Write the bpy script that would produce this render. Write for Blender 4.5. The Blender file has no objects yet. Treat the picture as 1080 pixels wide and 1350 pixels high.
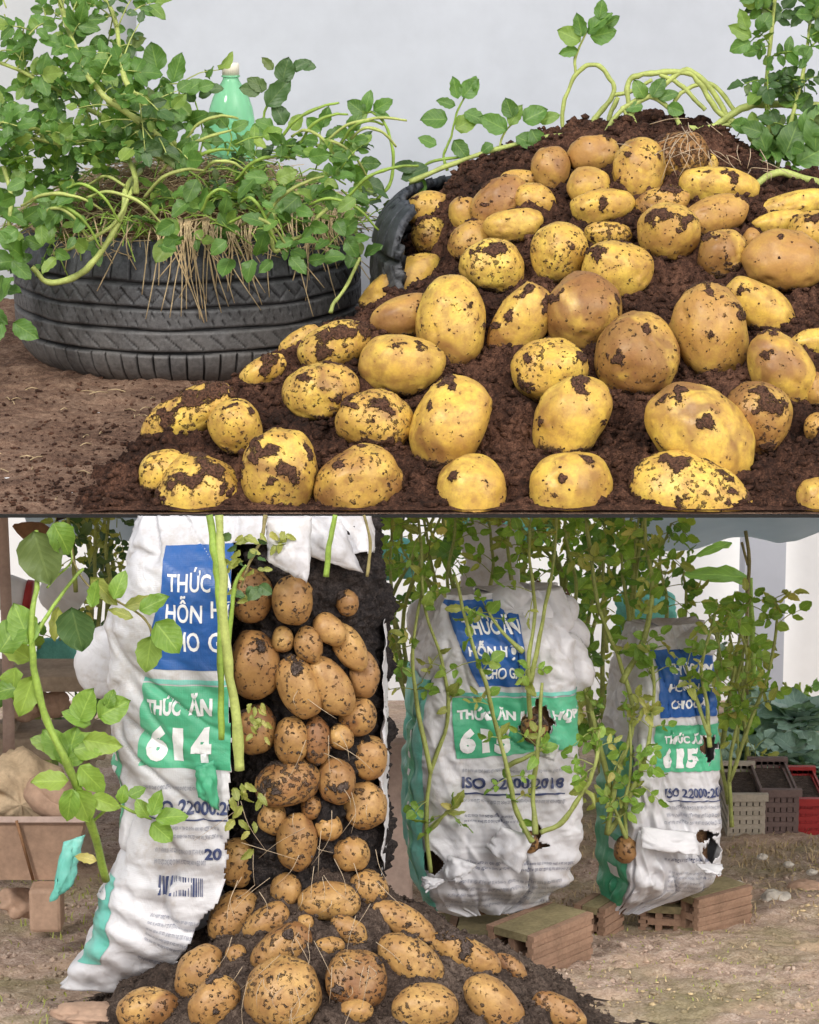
import bpy, bmesh, math, random
import numpy as np
from mathutils import Vector, Matrix
random.seed(7); RNG = np.random.default_rng(7)
R = math.radians
SC = bpy.context.scene
# ------------------------------------------------------------------ camera, world, sun
CZ, CD, F = 1.50, 4.2, 4000.0          # camera height, distance to the deck's front edge, focal length in photo pixels
PITCH = math.atan(775/4000)
cam = bpy.data.cameras.new('camera'); co = bpy.data.objects.new('camera', cam); SC.collection.objects.link(co)
co.location = (0, -CD, CZ); co.rotation_euler = (R(90)-PITCH, 0, 0)
cam.sensor_fit = 'VERTICAL'; cam.sensor_height = 36; cam.lens = F/1350*36
cam.clip_start = .05; cam.clip_end = 500
SC.camera = co
w = bpy.data.worlds.new('World'); SC.world = w; w.use_nodes = True
SUN_EL, SUN_AZ = 38, -34                 # azimuth: degrees left of straight behind the camera
nt = w.node_tree; bg = nt.nodes['Background']
sky = nt.nodes.new('ShaderNodeTexSky'); sky.sky_type = 'NISHITA'; sky.sun_disc = False
sky.sun_elevation = R(SUN_EL); sky.sun_rotation = R(180-SUN_AZ*-1); sky.air_density = 1.0; sky.dust_density = 4.0; sky.ozone_density = .6
hs = nt.nodes.new('ShaderNodeHueSaturation'); hs.inputs['Saturation'].default_value = .38
nt.links.new(sky.outputs[0], hs.inputs['Color']); nt.links.new(hs.outputs[0], bg.inputs['Color'])
bg.inputs['Strength'].default_value = .118
sl = bpy.data.lights.new('sun', 'SUN'); sl.energy = 1.5; sl.angle = R(11); sl.color = (1, .96, .9)
so = bpy.data.objects.new('sun', sl); SC.collection.objects.link(so)
sd = Vector((math.sin(R(SUN_AZ))*math.cos(R(SUN_EL)), -math.cos(R(SUN_AZ))*math.cos(R(SUN_EL)), math.sin(R(SUN_EL))))
so.rotation_euler = sd.to_track_quat('Z', 'Y').to_euler(); so.location = sd*10
SC.view_settings.view_transform = 'Standard'; SC.view_settings.look = 'None'
SC.view_settings.exposure = .61; SC.view_settings.gamma = 1; SC.view_settings.use_curve_mapping = False
SC.cycles.max_bounces = 8

# ------------------------------------------------------------------ projection helpers
CAM = np.array([0, -CD, CZ]); FW = np.array([0, math.cos(PITCH), -math.sin(PITCH)]); UP = np.array([0, math.sin(PITCH), math.cos(PITCH)])
def P(px, py, D):
    r = np.array([(px-540)/F, 0, 0]) + FW - (py-675)/F*UP
    return CAM + r*(D/r[1])
ZD = 1.5 - math.tan(PITCH+math.atan(3.0/4000))*CD       # deck edge height
DS = .06
def deck(y): return ZD + DS*y
def gnd(y):
    return np.where(y < 7, -.14*(y+.2), -.14*7.2)

# ------------------------------------------------------------------ noise
_T = np.random.default_rng(11).random(64**3).astype(np.float32)*2-1
def vn(x, y, z=0, s=0):
    x, y, z = np.broadcast_arrays(np.asarray(x, float), np.asarray(y, float), np.asarray(z, float))
    x = x+s*17.37; y = y+s*5.71; z = z+s*29.13
    ix, iy, iz = [np.floor(t) for t in (x, y, z)]; fx, fy, fz = x-ix, y-iy, z-iz
    fx, fy, fz = [t*t*(3-2*t) for t in (fx, fy, fz)]
    ix, iy, iz = [t.astype(np.int64) for t in (ix, iy, iz)]
    x0, x1 = ix & 63, (ix+1) & 63; y0, y1 = (iy & 63)*64, ((iy+1) & 63)*64; z0, z1 = (iz & 63)*4096, ((iz+1) & 63)*4096
    def lx(b): a0 = _T[b+x0]; return a0+(_T[b+x1]-a0)*fx
    a, b, c, d = lx(y0+z0), lx(y1+z0), lx(y0+z1), lx(y1+z1)
    a = a+(b-a)*fy; c = c+(d-c)*fy; return a+(c-a)*fz
def fbm(x, y, z=0, s=0, o=3):
    r, a, f = 0, 1, 1
    for i in range(o):
        r = r + a*vn(np.asarray(x)*f, np.asarray(y)*f, np.asarray(z)*f, s+i); a *= .5; f *= 2.03
    return r
def sst(a, b, x):
    t = np.clip((x-a)/(b-a), 0, 1); return t*t*(3-2*t)

# ------------------------------------------------------------------ object helpers
COL = SC.collection
def mesh(name, v, f, mat, smooth=True):
    me = bpy.data.meshes.new(name)
    v = np.asarray(v, dtype=np.float32).reshape(-1, 3)
    if isinstance(f, np.ndarray):
        n, k = f.shape
        me.vertices.add(len(v)); me.vertices.foreach_set('co', v.ravel())
        me.loops.add(n*k); me.loops.foreach_set('vertex_index', f.astype(np.int32).ravel())
        me.polygons.add(n); me.polygons.foreach_set('loop_start', (np.arange(n)*k).astype(np.int32))
        me.polygons.foreach_set('loop_total', np.full(n, k, np.int32))
        me.update(calc_edges=True)
    else:
        me.from_pydata(v.tolist(), [], f); me.update()
    if mat: me.materials.append(mat)
    if smooth: me.polygons.foreach_set('use_smooth', np.ones(len(me.polygons), bool))
    return me
def obj(name, me, parent=None, loc=None):
    o = bpy.data.objects.new(name, me); COL.objects.link(o)
    if parent: o.parent = parent
    if loc is not None: o.location = loc
    return o
def tag(o, label=None, cat=None, group=None, kind=None):
    if label: o['label'] = label
    if cat: o['category'] = cat
    if group: o['group'] = group
    if kind: o['kind'] = kind
    return o
def thing(name, label, cat, loc=(0, 0, 0), group=None):
    return tag(obj(name, None, None, loc), label, cat, group)
class MB:
    def __init__(s): s.v = []; s.f = []; s.n = 0
    def add(s, v, f):
        v = np.asarray(v, float).reshape(-1, 3)
        s.v.append(v); s.f += [tuple(i+s.n for i in q) for q in f]; s.n += len(v)
    def box(s, c, d, rot=None):
        v = np.array([[x, y, z] for x in (-.5, .5) for y in (-.5, .5) for z in (-.5, .5)])*np.array(d)
        if rot is not None: v = v @ np.array(rot).T
        s.add(v+np.array(c), [(0, 1, 3, 2), (4, 6, 7, 5), (0, 4, 5, 1), (2, 3, 7, 6), (0, 2, 6, 4), (1, 5, 7, 3)])
    def tube(s, pts, rad, n=6, cr=3):
        v, f = tube(pts, rad, n, cr); s.add(v, f)
    def build(s, name, mat, parent=None, origin=None, smooth=True):
        v = np.concatenate(s.v) if s.v else np.zeros((0, 3))
        if parent is not None and origin is None: origin = np.array(parent.location)
        if origin is not None: v = v-np.array(origin)
        me = mesh(name, v, s.f, mat, smooth)
        return obj(name, me, parent, None if parent is not None else origin)
def catmull(p, k):
    p = np.asarray(p, float)
    if len(p) < 3 or k < 2: return p
    q = np.vstack([2*p[0]-p[1], p, 2*p[-1]-p[-2]]); out = []
    for i in range(1, len(q)-2):
        for t in np.arange(k)/k:
            out.append(.5*((2*q[i])+(-q[i-1]+q[i+1])*t+(2*q[i-1]-5*q[i]+4*q[i+1]-q[i+2])*t*t+(-q[i-1]+3*q[i]-3*q[i+1]+q[i+2])*t**3))
    out.append(q[-2]); return np.array(out)
def tube(pts, rad, n=6, cr=3):
    p = catmull(pts, cr); m = len(p)
    rr = np.interp(np.linspace(0, 1, m), np.linspace(0, 1, len(np.atleast_1d(rad))), np.atleast_1d(rad))
    t = np.gradient(p, axis=0); t /= np.linalg.norm(t, axis=1)[:, None]+1e-9
    ref = np.array([.3, 1, .1]); v = []
    for i in range(m):
        a = np.cross(t[i], ref); a /= np.linalg.norm(a)+1e-9; b = np.cross(t[i], a)
        for k in range(n):
            g = 2*math.pi*k/n; v.append(p[i]+rr[i]*(math.cos(g)*a+math.sin(g)*b))
    f = [(i*n+k, i*n+(k+1) % n, (i+1)*n+(k+1) % n, (i+1)*n+k) for i in range(m-1) for k in range(n)]
    f += [tuple(range(n))[::-1], tuple(range((m-1)*n, m*n))]
    return v, f
def gridf(nx, ny, wrapx=False):
    i, j = np.meshgrid(np.arange(nx if wrapx else nx-1), np.arange(ny-1))
    i, j = i.ravel(), j.ravel(); i2 = (i+1) % nx
    return np.stack([j*nx+i, j*nx+i2, (j+1)*nx+i2, (j+1)*nx+i], 1)
def ico(n):
    b = bmesh.new(); bmesh.ops.create_icosphere(b, subdivisions=n, radius=1)
    v = np.array([x.co[:] for x in b.verts]); f = np.array([[x.index for x in q.verts] for q in b.faces]); b.free(); return v, f
ICO = {n: ico(n) for n in (1, 2, 4, 5)}

# ------------------------------------------------------------------ materials
def mat(name):
    m = bpy.data.materials.new(name); m.use_nodes = True
    t = m.node_tree; return m, t, t.nodes['Principled BSDF']
def nd(t, typ, **k):
    n = t.nodes.new('ShaderNode'+typ)
    for a, b in k.items():
        if a.startswith('i_'): n.inputs[a[2:]].default_value = b
        else: setattr(n, a, b)
    return n
def L(t, a, b): t.links.new(a, b)
def coords(t): return nd(t, 'TexCoord').outputs['Object']
def noise(t, co, scale, detail=4, rough=.55, dist=0):
    n = nd(t, 'TexNoise'); n.inputs['Scale'].default_value = scale; n.inputs['Detail'].default_value = detail
    n.inputs['Roughness'].default_value = rough; n.inputs['Distortion'].default_value = dist
    L(t, co, n.inputs['Vector']); return n.outputs['Fac']
def ramp(t, x, stops):
    r = nd(t, 'ValToRGB'); e = r.color_ramp.elements
    while len(e) < len(stops): e.new(.5)
    for i, (p_, c) in enumerate(stops):
        e[i].position = p_; e[i].color = (*(c if isinstance(c, (tuple, list)) else (c, c, c)), 1)
    L(t, x, r.inputs['Fac']); return r.outputs['Color']
def mix(t, fac, a, b, mode='MIX'):
    m = nd(t, 'MixRGB', blend_type=mode)
    for s, v in zip(m.inputs, (fac, a, b)):
        if isinstance(v, (int, float)): s.default_value = v if s == m.inputs[0] else (v, v, v, 1)
        elif isinstance(v, (tuple, list)): s.default_value = (*v, 1)
        else: L(t, v, s)
    return m.outputs[0]
def mth(t, op, a, b=0, c=0):
    m = nd(t, 'Math', operation=op)
    for s, v in zip(m.inputs, (a, b, c)):
        if isinstance(v, (int, float)): s.default_value = v
        else: L(t, v, s)
    return m.outputs[0]
def bump(t, b, h, strength=.5, dist=.002, prev=None):
    n = nd(t, 'Bump'); n.inputs['Strength'].default_value = strength; n.inputs['Distance'].default_value = dist
    L(t, h, n.inputs['Height'])
    if prev: L(t, prev, n.inputs['Normal'])
    if b: L(t, n.outputs[0], b.inputs['Normal'])
    return n.outputs[0]
def soil_mat(name, dark, mid, light, rough=.95, sc=1):
    m, t, b = mat(name); c = coords(t)
    n1 = noise(t, c, 9*sc, 6, .6); n2 = noise(t, c, 90*sc, 6, .7); n3 = noise(t, c, 420, 3, .6)
    x = mix(t, .55, n1, n2); x = mix(t, .3, x, n3)
    L(t, ramp(t, x, [(.40, dark), (.5, mid), (.62, light)]), b.inputs['Base Color'])
    b.inputs['Roughness'].default_value = rough; b.inputs['Specular IOR Level'].default_value = .25
    p = bump(t, None, n2, .8, .006); bump(t, b, n3, .6, .002, p); return m
M = {}
M['soil'] = soil_mat('dark_red_soil', (.010, .005, .0035), (.048, .021, .013), (.16, .078, .048))
M['deckdirt'] = soil_mat('trodden_dirt', (.05, .025, .017), (.15, .088, .06), (.30, .20, .14))
M['blacksoil'] = soil_mat('black_potting_soil', (.008, .007, .008), (.022, .018, .018), (.075, .06, .055))
M['pilesoil'] = soil_mat('grey_brown_soil', (.020, .014, .011), (.062, .043, .034), (.16, .12, .095))
M['rootsoil'] = soil_mat('root_soil', (.05, .025, .015), (.16, .09, .05), (.33, .2, .1))
def m_potato(name, c1, c2, c3, soilc, fl=.55):
    m, t, b = mat(name); c = coords(t); oi = nd(t, 'ObjectInfo')
    v = nd(t, 'VectorMath', operation='ADD'); L(t, c, v.inputs[0])
    cm = nd(t, 'CombineXYZ'); s = mth(t, 'MULTIPLY', oi.outputs['Random'], 37.0)
    L(t, s, cm.inputs[0]); L(t, s, cm.inputs[2]); L(t, cm.outputs[0], v.inputs[1]); v = v.outputs[0]
    sep = nd(t, 'SeparateColor'); L(t, oi.outputs['Color'], sep.inputs[0])
    dirt, tone, blotch = sep.outputs
    n1 = noise(t, v, 14, 4, .55); n2 = noise(t, v, 60, 5, .7); n3 = noise(t, v, 260, 3, .6)
    base = mix(t, ramp(t, n1, [(.35, 0.), (.65, 1.)]), c1, c2)
    base = mix(t, mth(t, 'MULTIPLY', tone, ramp(t, mix(t, .5, n1, n2), [(.25, .35), (.55, 1.)])), base, c3)
    base = mix(t, mth(t, 'MULTIPLY', .6, ramp(t, n2, [(.46, 0.), (.68, 1.)])), base, c3)      # russet skin
    n4 = noise(t, v, 9, 3, .6, .6); bl = ramp(t, mth(t, 'ADD', n4, mth(t, 'MULTIPLY', blotch, .22)), [(.62, 0.), (.72, 1.)])
    base = mix(t, mth(t, 'MULTIPLY', bl, .8), base, (.20, .085, .035))
    # small skin specks and soil flecks
    msk = noise(t, v, 26, 4, .65); n5 = noise(t, v, 150, 3, .55); n6 = noise(t, v, 48, 4, .7)
    hgt = mth(t, 'ADD', mth(t, 'MULTIPLY', mth(t, 'SUBTRACT', dirt, fl), .22), mth(t, 'MULTIPLY', mth(t, 'SUBTRACT', msk, .5), .35))
    sp = ramp(t, mth(t, 'ADD', n5, hgt), [(.60, 0.), (.72, 1.)])
    at = nd(t, 'Attribute'); at.attribute_name = 'dirt'
    raw = mth(t, 'ADD', at.outputs['Fac'], mth(t, 'MULTIPLY', mth(t, 'SUBTRACT', n3, .5), 1.1))
    raw = mth(t, 'ADD', raw, mth(t, 'MULTIPLY', mth(t, 'SUBTRACT', n6, .5), 2.6))
    dm = ramp(t, raw, [(.46, 0.), (.80, 1.)])
    dust = mth(t, 'MULTIPLY', ramp(t, raw, [(-.2, 0.), (.62, 1.)]), .6)
    base = mix(t, dust, base, (.30, .155, .055))
    sm_ = ramp(t, noise(t, v, 16, 3, .5, 1.5), [(.50, 0.), (.66, 1.)]); base = mix(t, mth(t, 'MULTIPLY', sm_, mth(t, 'ADD', .18, mth(t, 'MULTIPLY', blotch, .55))), base, (.26, .115, .045))
    gr = ramp(t, n6, [(.40, 0.), (.72, 1.)]); base = mix(t, mth(t, 'MULTIPLY', gr, .52), base, c3)
    base = mix(t, 1., base, mix(t, n3, (.78, .76, .72), (1.16, 1.16, 1.12)), 'MULTIPLY')
    allm = mth(t, 'MAXIMUM', dm, mth(t, 'MULTIPLY', sp, .78))
    sc_ = mix(t, ramp(t, n3, [(.35, 0.), (.7, 1.)]), soilc[0], soilc[1])
    L(t, mix(t, allm, base, sc_), b.inputs['Base Color'])
    L(t, mix(t, allm, ramp(t, n2, [(.3, .33), (.7, .55)]), .95), b.inputs['Roughness'])
    b.inputs['Specular IOR Level'].default_value = .4
    b.inputs['Subsurface Weight'].default_value = .0
    p = bump(t, None, mix(t, .4, n2, n3), .4, .002); p = bump(t, None, allm, .7, .0022, p)
    bump(t, b, mth(t, 'MULTIPLY', allm, n3), .9, .004, p); return m
M['pot_y'] = m_potato('yellow_potato_skin', (.78, .57, .11), (.66, .42, .08), (.42, .22, .07), ((.030, .013, .007), (.15, .07, .04)))
M['pot_b'] = m_potato('tan_potato_skin', (.56, .35, .125), (.43, .24, .085), (.26, .135, .055), ((.03, .02, .016), (.13, .095, .08)), .12)
def m_leaf(name, c1, c2, c3, trans=.35, rough=.45):
    m, t, b = mat(name); oi = nd(t, 'ObjectInfo'); c = coords(t)
    at = nd(t, 'Attribute'); at.attribute_name = 'tone'
    rnd = mth(t, 'FRACT', mth(t, 'ADD', oi.outputs['Random'], at.outputs['Fac']))
    col = ramp(t, rnd, [(0., c1), (.5, c2), (.76, c2), (1., c3)])
    n = noise(t, c, 5, 4, .65); col = mix(t, .35, col, mix(t, n, (.02, .05, .01), c3), 'MIX')
    uv = nd(t, 'UVMap'); s = nd(t, 'SeparateXYZ'); L(t, uv.outputs[0], s.inputs[0])
    ax = mth(t, 'ABSOLUTE', mth(t, 'SUBTRACT', s.outputs[0], .5))
    wv = mth(t, 'SINE', mth(t, 'MULTIPLY', mth(t, 'SUBTRACT', s.outputs[1], mth(t, 'MULTIPLY', ax, .7)), 42))
    vein = mth(t, 'MAXIMUM', mth(t, 'LESS_THAN', ax, .025), mth(t, 'MULTIPLY', mth(t, 'GREATER_THAN', wv, .93), .5))
    col = mix(t, mth(t, 'MULTIPLY', vein, .2), col, tuple(min(1, x*1.7+.03) for x in c3))
    L(t, col, b.inputs['Base Color']); b.inputs['Roughness'].default_value = rough
    bump(t, b, mth(t, 'ADD', mth(t, 'MULTIPLY', wv, .4), noise(t, c, 30, 2)), .14, .002)
    tr = nd(t, 'BsdfTranslucent'); L(t, mix(t, 1., col, (1.6, 1.7, .6), 'MULTIPLY'), tr.inputs[0])
    ms = nd(t, 'MixShader'); ms.inputs[0].default_value = trans
    L(t, b.outputs[0], ms.inputs[1]); L(t, tr.outputs[0], ms.inputs[2])
    L(t, ms.outputs[0], t.nodes['Material Output'].inputs[0]); return m
M['leaf'] = m_leaf('potato_leaf', (.045, .145, .035), (.10, .26, .055), (.30, .42, .09))
M['leaf_dark'] = m_leaf('dark_leaf', (.025, .08, .025), (.055, .14, .045), (.15, .20, .06), .2)
M['leaf_bright'] = m_leaf('bright_leaf', (.11, .25, .035), (.20, .38, .055), (.38, .50, .10), .35)
M['leaf_olive'] = m_leaf('olive_leaf', (.20, .27, .06), (.36, .42, .10), (.60, .52, .18), .35)
M['leaf_blue'] = m_leaf('cabbage_leaf', (.18, .33, .28), (.32, .50, .43), (.48, .62, .55), .15, .6)
def simple(name, c, rough=.6, var=.25, sc=20, spec=.4, bd=.001, bs=.4, metal=0):
    m, t, b = mat(name); co_ = coords(t); n = noise(t, co_, sc, 5, .6); n2 = noise(t, co_, sc*9, 3, .6)
    lo = tuple(x*(1-var) for x in c); hi = tuple(min(1, x*(1+var)) for x in c)
    L(t, ramp(t, mix(t, .35, n, n2), [(.3, lo), (.7, hi)]), b.inputs['Base Color'])
    b.inputs['Roughness'].default_value = rough; b.inputs['Specular IOR Level'].default_value = spec; b.inputs['Metallic'].default_value = metal
    bump(t, b, mix(t, .5, n, n2), bs, bd); return m
M['stem'] = simple('green_stem', (.24, .36, .06), .5, .45, 25)
M['stem_y'] = simple('pale_yellow_green_stem', (.38, .44, .13), .5, .4, 26, .3, .001, .8)
M['stem_d'] = simple('brownish_dry_stem', (.26, .22, .09), .7, .5, 30)
M['stem_o'] = simple('olive_stem', (.28, .32, .09), .6, .45, 30)
M['straw'] = simple('dry_straw', (.46, .35, .20), .7, .55, 14)
M['root'] = simple('pale_root', (.46, .36, .25), .7, .3, 30)
M['wall'] = simple('pale_grey_plaster', (.47, .50, .555), .8, .10, 2.2, .3, .0008, .2)
M['wall2'] = simple('white_plaster', (.78, .79, .80), .8, .05, 3, .3, .001, .3)
M['wall4'] = simple('off_white_plaster', (.46, .48, .50), .8, .08, 3)
M['wall3'] = simple('grey_plaster', (.42, .44, .50), .8, .06, 3, .3, .001, .3)
M['black'] = simple('black_edge_strip', (.006, .006, .006), .6, .2)
M['steel'] = simple('dull_grey_steel', (.2, .2, .2), .6, .2)
M['clay'] = simple('terracotta', (.30, .19, .13), .85, .35, 22, .2, .002, .6)
M['mossclay'] = simple('mossy_terracotta', (.26, .22, .12), .9, .45, 16, .2, .003, .7)
M['clay2'] = simple('brown_clay', (.42, .28, .20), .8, .3, 14, .3, .002, .5)
M['wood'] = simple('grey_wood', (.42, .34, .26), .85, .35, 12, .2, .002, .6)
M['woodp'] = simple('pinkish_wood', (.48, .36, .31), .85, .25, 12, .2, .002, .6)
M['burlap'] = simple('tan_sacking', (.50, .38, .25), .9, .35, 16, .2, .003, .8)
M['rock'] = simple('pale_stone', (.52, .48, .42), .9, .4, 18, .2, .004, .8)
M['crate'] = simple('weathered_tan_plastic', (.42, .37, .30), .7, .25, 20)
M['crated'] = simple('weathered_brown_plastic', (.16, .11, .10), .7, .3, 20)
M['red'] = simple('faded_red_plastic', (.35, .03, .03), .5, .2)
M['cap'] = simple('cream_cap', (.78, .74, .62), .4, .04)
M['dead'] = simple('dead_brown_leaf', (.24, .13, .07), .8, .4, 20, .2, .002, .6)
M['banana'] = m_leaf('banana_leaf', (.16, .34, .07), (.24, .44, .12), (.34, .52, .18), .4)
M['white'] = simple('white_plastic', (.74, .76, .80), .45, .1, 10)
def m_ground():
    m, t, b = mat('garden_ground'); c = coords(t)
    n1 = noise(t, c, 3.5, 5, .6); n2 = noise(t, c, 40, 6, .7); n3 = noise(t, c, 240, 3, .65); n4 = noise(t, c, 5.5, 4, .6, .4)
    x = mix(t, .5, n2, n3)
    base = ramp(t, x, [(.34, (.17, .115, .09)), (.5, (.42, .31, .245)), (.66, (.64, .53, .45))])
    base = mix(t, ramp(t, n1, [(.45, 0.), (.62, .55)]), base, mix(t, n3, (.10, .11, .03), (.34, .31, .13)))
    base = mix(t, ramp(t, n4, [(.52, 0.), (.66, .6)]), base, (.58, .42, .30))
    L(t, base, b.inputs['Base Color']); b.inputs['Roughness'].default_value = .95; b.inputs['Specular IOR Level'].default_value = .2
    p = bump(t, None, n2, .8, .008); bump(t, b, n3, .7, .003, p); return m
M['ground'] = m_ground()
def m_tyre():
    m, t, b = mat('worn_rubber'); c = coords(t)
    n1 = noise(t, c, 9, 5, .6); n2 = noise(t, c, 130, 4, .7); s = nd(t, 'SeparateXYZ'); L(t, c, s.inputs[0])
    zz = mth(t, 'MULTIPLY', s.outputs[2], 4.2)                      # dried mud near the foot of the tyre
    mud = mth(t, 'MULTIPLY', mth(t, 'SUBTRACT', 1.0, zz), ramp(t, mix(t, .5, n1, n2), [(.3, .35), (.65, 1.)]))
    at = nd(t, 'Attribute'); at.attribute_name = 'groove'
    base = mix(t, ramp(t, n2, [(.35, 0.), (.7, 1.)]), (.020, .025, .034), (.062, .072, .088))
    base = mix(t, mth(t, 'MULTIPLY', mth(t, 'MAXIMUM', mud, 0), .62), base, (.26, .23, .20))
    base = mix(t, at.outputs['Fac'], base, (.008, .009, .011))
    L(t, base, b.inputs['Base Color']); b.inputs['Roughness'].default_value = .62
    bump(t, b, n2, .5, .0015); return m
M['tyre'] = m_tyre()
def m_bag(name, c, c2=None, wear=.15, spec=.5):
    m, t, b = mat(name); uv = nd(t, 'UVMap').outputs[0]; co_ = coords(t)
    s = nd(t, 'SeparateXYZ'); L(t, uv, s.inputs[0])
    wa = mth(t, 'SINE', mth(t, 'MULTIPLY', s.outputs[0], 2600)); wb = mth(t, 'SINE', mth(t, 'MULTIPLY', s.outputs[1], 2600))
    n1 = noise(t, co_, 7, 5, .65); n2 = noise(t, co_, 70, 4, .7)
    base = mix(t, ramp(t, n1, [(.35, 0.), (.7, 1.)]), c, c2 or tuple(x*.8 for x in c))
    dirtc = mix(t, ramp(t, mix(t, .4, n1, n2), [(.50, 0.), (.66, wear)]), base, (.36, .30, .24))
    L(t, dirtc, b.inputs['Base Color']); b.inputs['Roughness'].default_value = .42; b.inputs['Specular IOR Level'].default_value = spec
    p = bump(t, None, mth(t, 'ADD', wa, wb), .10, .0003); p = bump(t, None, n2, .25, .002, p)
    bump(t, b, noise(t, co_, 24, 3, .5, 1.2), .5, .006, p); return m
M['bag'] = m_bag('woven_white_bag', (.64, .64, .67), (.52, .52, .55), .6)
M['bagblue'] = m_bag('blue_print', (.012, .085, .32), (.02, .11, .36), .1)
M['baggreen'] = m_bag('green_print', (.05, .37, .19), (.13, .50, .32), .15)
M['bagteal'] = m_bag('teal_print', (.10, .45, .36), (.22, .58, .52), .25)
M['bagwhite'] = m_bag('white_print', (.85, .86, .88), None, .1)
M['bagink'] = m_bag('dark_blue_ink', (.04, .06, .16), None, .2)
M['baggrey'] = m_bag('faded_ink', (.22, .24, .32), None, .3)
def m_pet():
    m, t, b = mat('green_bottle_plastic'); b.inputs['Base Color'].default_value = (.38, .88, .52, 1)
    b.inputs['Roughness'].default_value = .12; b.inputs['Transmission Weight'].default_value = .62; b.inputs['IOR'].default_value = 1.3
    bump(t, b, noise(t, coords(t), 40, 2), .15, .002); return m
M['pet'] = m_pet()
def m_net():
    m, t, b = mat('shade_net'); c = coords(t); n = noise(t, c, 8, 4)
    L(t, ramp(t, n, [(.3, (.55, .60, .62)), (.7, (.74, .78, .80))]), b.inputs['Base Color']); b.inputs['Roughness'].default_value = .8
    tr = nd(t, 'BsdfTranslucent'); tr.inputs[0].default_value = (.75, .82, .85, 1)
    ms = nd(t, 'MixShader'); ms.inputs[0].default_value = .55
    L(t, b.outputs[0], ms.inputs[1]); L(t, tr.outputs[0], ms.inputs[2]); L(t, ms.outputs[0], t.nodes['Material Output'].inputs[0]); return m
M['net'] = m_net()
M['netteal'] = simple('teal_netting', (.14, .42, .36), .8, .3, 30)

# ------------------------------------------------------------------ lower ground
def grid_sheet(name, xs, ys, zf, m):
    X, Y = np.meshgrid(xs, ys); Z = zf(X, Y)
    return mesh(name, np.stack([X, Y, Z], -1), gridf(len(xs), len(ys)), m)
def g_fine(X, Y):
    near = sst(1.6, 1.1, np.abs(X))*sst(-1.0, -.7, Y)*sst(3.2, 2.6, Y)
    return gnd(Y) + near*(.010*fbm(X*5, Y*5, 0, 3)+.006*fbm(X*22, Y*22, 0, 5)+.003*fbm(X*75, Y*75, 0, 8, 2))
xs = np.concatenate([np.linspace(-40, -1.7, 14), np.linspace(-1.5, 1.5, 380), np.linspace(1.7, 40, 14)])
ys = np.concatenate([np.linspace(-30, -1.2, 10), np.linspace(-1.0, 3.2, 420), np.linspace(3.6, 7, 8), np.linspace(9, 60, 8)])
tag(obj('ground', grid_sheet('ground', xs, ys, g_fine, M['ground'])), kind='structure')

def crumbs(name, n, posf, smin, smax, m, sub=1, parent=None, flat=.75):
    v0, f0 = ICO[sub]; P0 = posf(n); n = len(P0)
    s = smin+(smax-smin)*RNG.random(n)**2.5
    V = v0[None]*(1+.35*RNG.standard_normal((n, len(v0), 1)).clip(-1.2, 1.2))
    V = V*s[:, None, None]*np.array([1, 1, flat])*(.8+.4*RNG.random((n, 1, 3)))
    V = V+P0[:, None]; Fc = f0[None]+(np.arange(n)*len(v0))[:, None, None]
    me = mesh(name, V.reshape(-1, 3), Fc.reshape(-1, 3), m, False)
    return tag(obj(name, me, parent), kind='stuff')
def gpos(n):
    x = RNG.uniform(-.75, .85, n); y = RNG.uniform(-.55, 1.6, n); return np.stack([x, y, g_fine(x, y)+.001], 1)
crumbs('gravel', 3500, gpos, .0015, .007, M['ground'])
def gpos2(n):
    x = RNG.uniform(-.1, .9, n); y = RNG.uniform(-.5, 1.6, n); k = fbm(x*4, y*4, 0, 55) > .25; x, y = x[k], y[k]; return np.stack([x, y, g_fine(x, y)+.002], 1)
crumbs('fallen_scraps', 1800, gpos2, .002, .006, M['straw'], 1, None, .35)

# ------------------------------------------------------------------ the deck with the upper garden
DT = .0045
mb = MB(); X0, X1, Y1 = -1.5, 1.6, 1.72
mb.add([(X0, 0.002, deck(0)-DT), (X1, .002, deck(0)-DT), (X1, Y1, deck(Y1)-.05), (X0, Y1, deck(Y1)-.05),
        (X0, .002, deck(0)-.001), (X1, .002, deck(0)-.001), (X1, Y1, deck(Y1)-.001), (X0, Y1, deck(Y1)-.001)],
       [(0, 3, 2, 1), (4, 5, 6, 7), (0, 1, 5, 4), (1, 2, 6, 5), (2, 3, 7, 6), (3, 0, 4, 7)])
tag(mb.build('terrace', M['wall2'], smooth=False), kind='structure')  # white surface added as a reflector, bouncing light into the lower garden
mb = MB(); mb.box((.05, -.0005, deck(0)-.0025), (3.1, .003, .0042)); tag(mb.build('terrace_edge', M['black'], smooth=False), kind='structure')
for sx in (-1.42, 1.52):
    for sy in (.35, 1.55):
        zg = float(gnd(sy)); mb = MB(); mb.box((sx, sy, (zg+deck(sy)-.04)/2), (.07, .07, deck(sy)-.04-zg), None)
        tag(mb.build('terrace_post', M['steel'], smooth=False), 'grey steel post under the %s %s corner of the terrace' % ('left' if sx < 0 else 'right', 'front' if sy < 1 else 'back'), 'post', 'posts under the terrace')
def dk(X, Y):
    e = sst(0, .05, Y)
    return deck(Y)+e*(.006+.006*fbm(X*6, Y*6, 0, 13)+.004*fbm(X*25, Y*40, 0, 15)+.003*fbm(X*90, Y*90, 0, 18, 2))
tag(obj('upper_ground', grid_sheet('upper_ground', np.linspace(-1.48, 1.58, 520), np.linspace(.002, 1.7, 420), dk, M['deckdirt'])), kind='structure')

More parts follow.
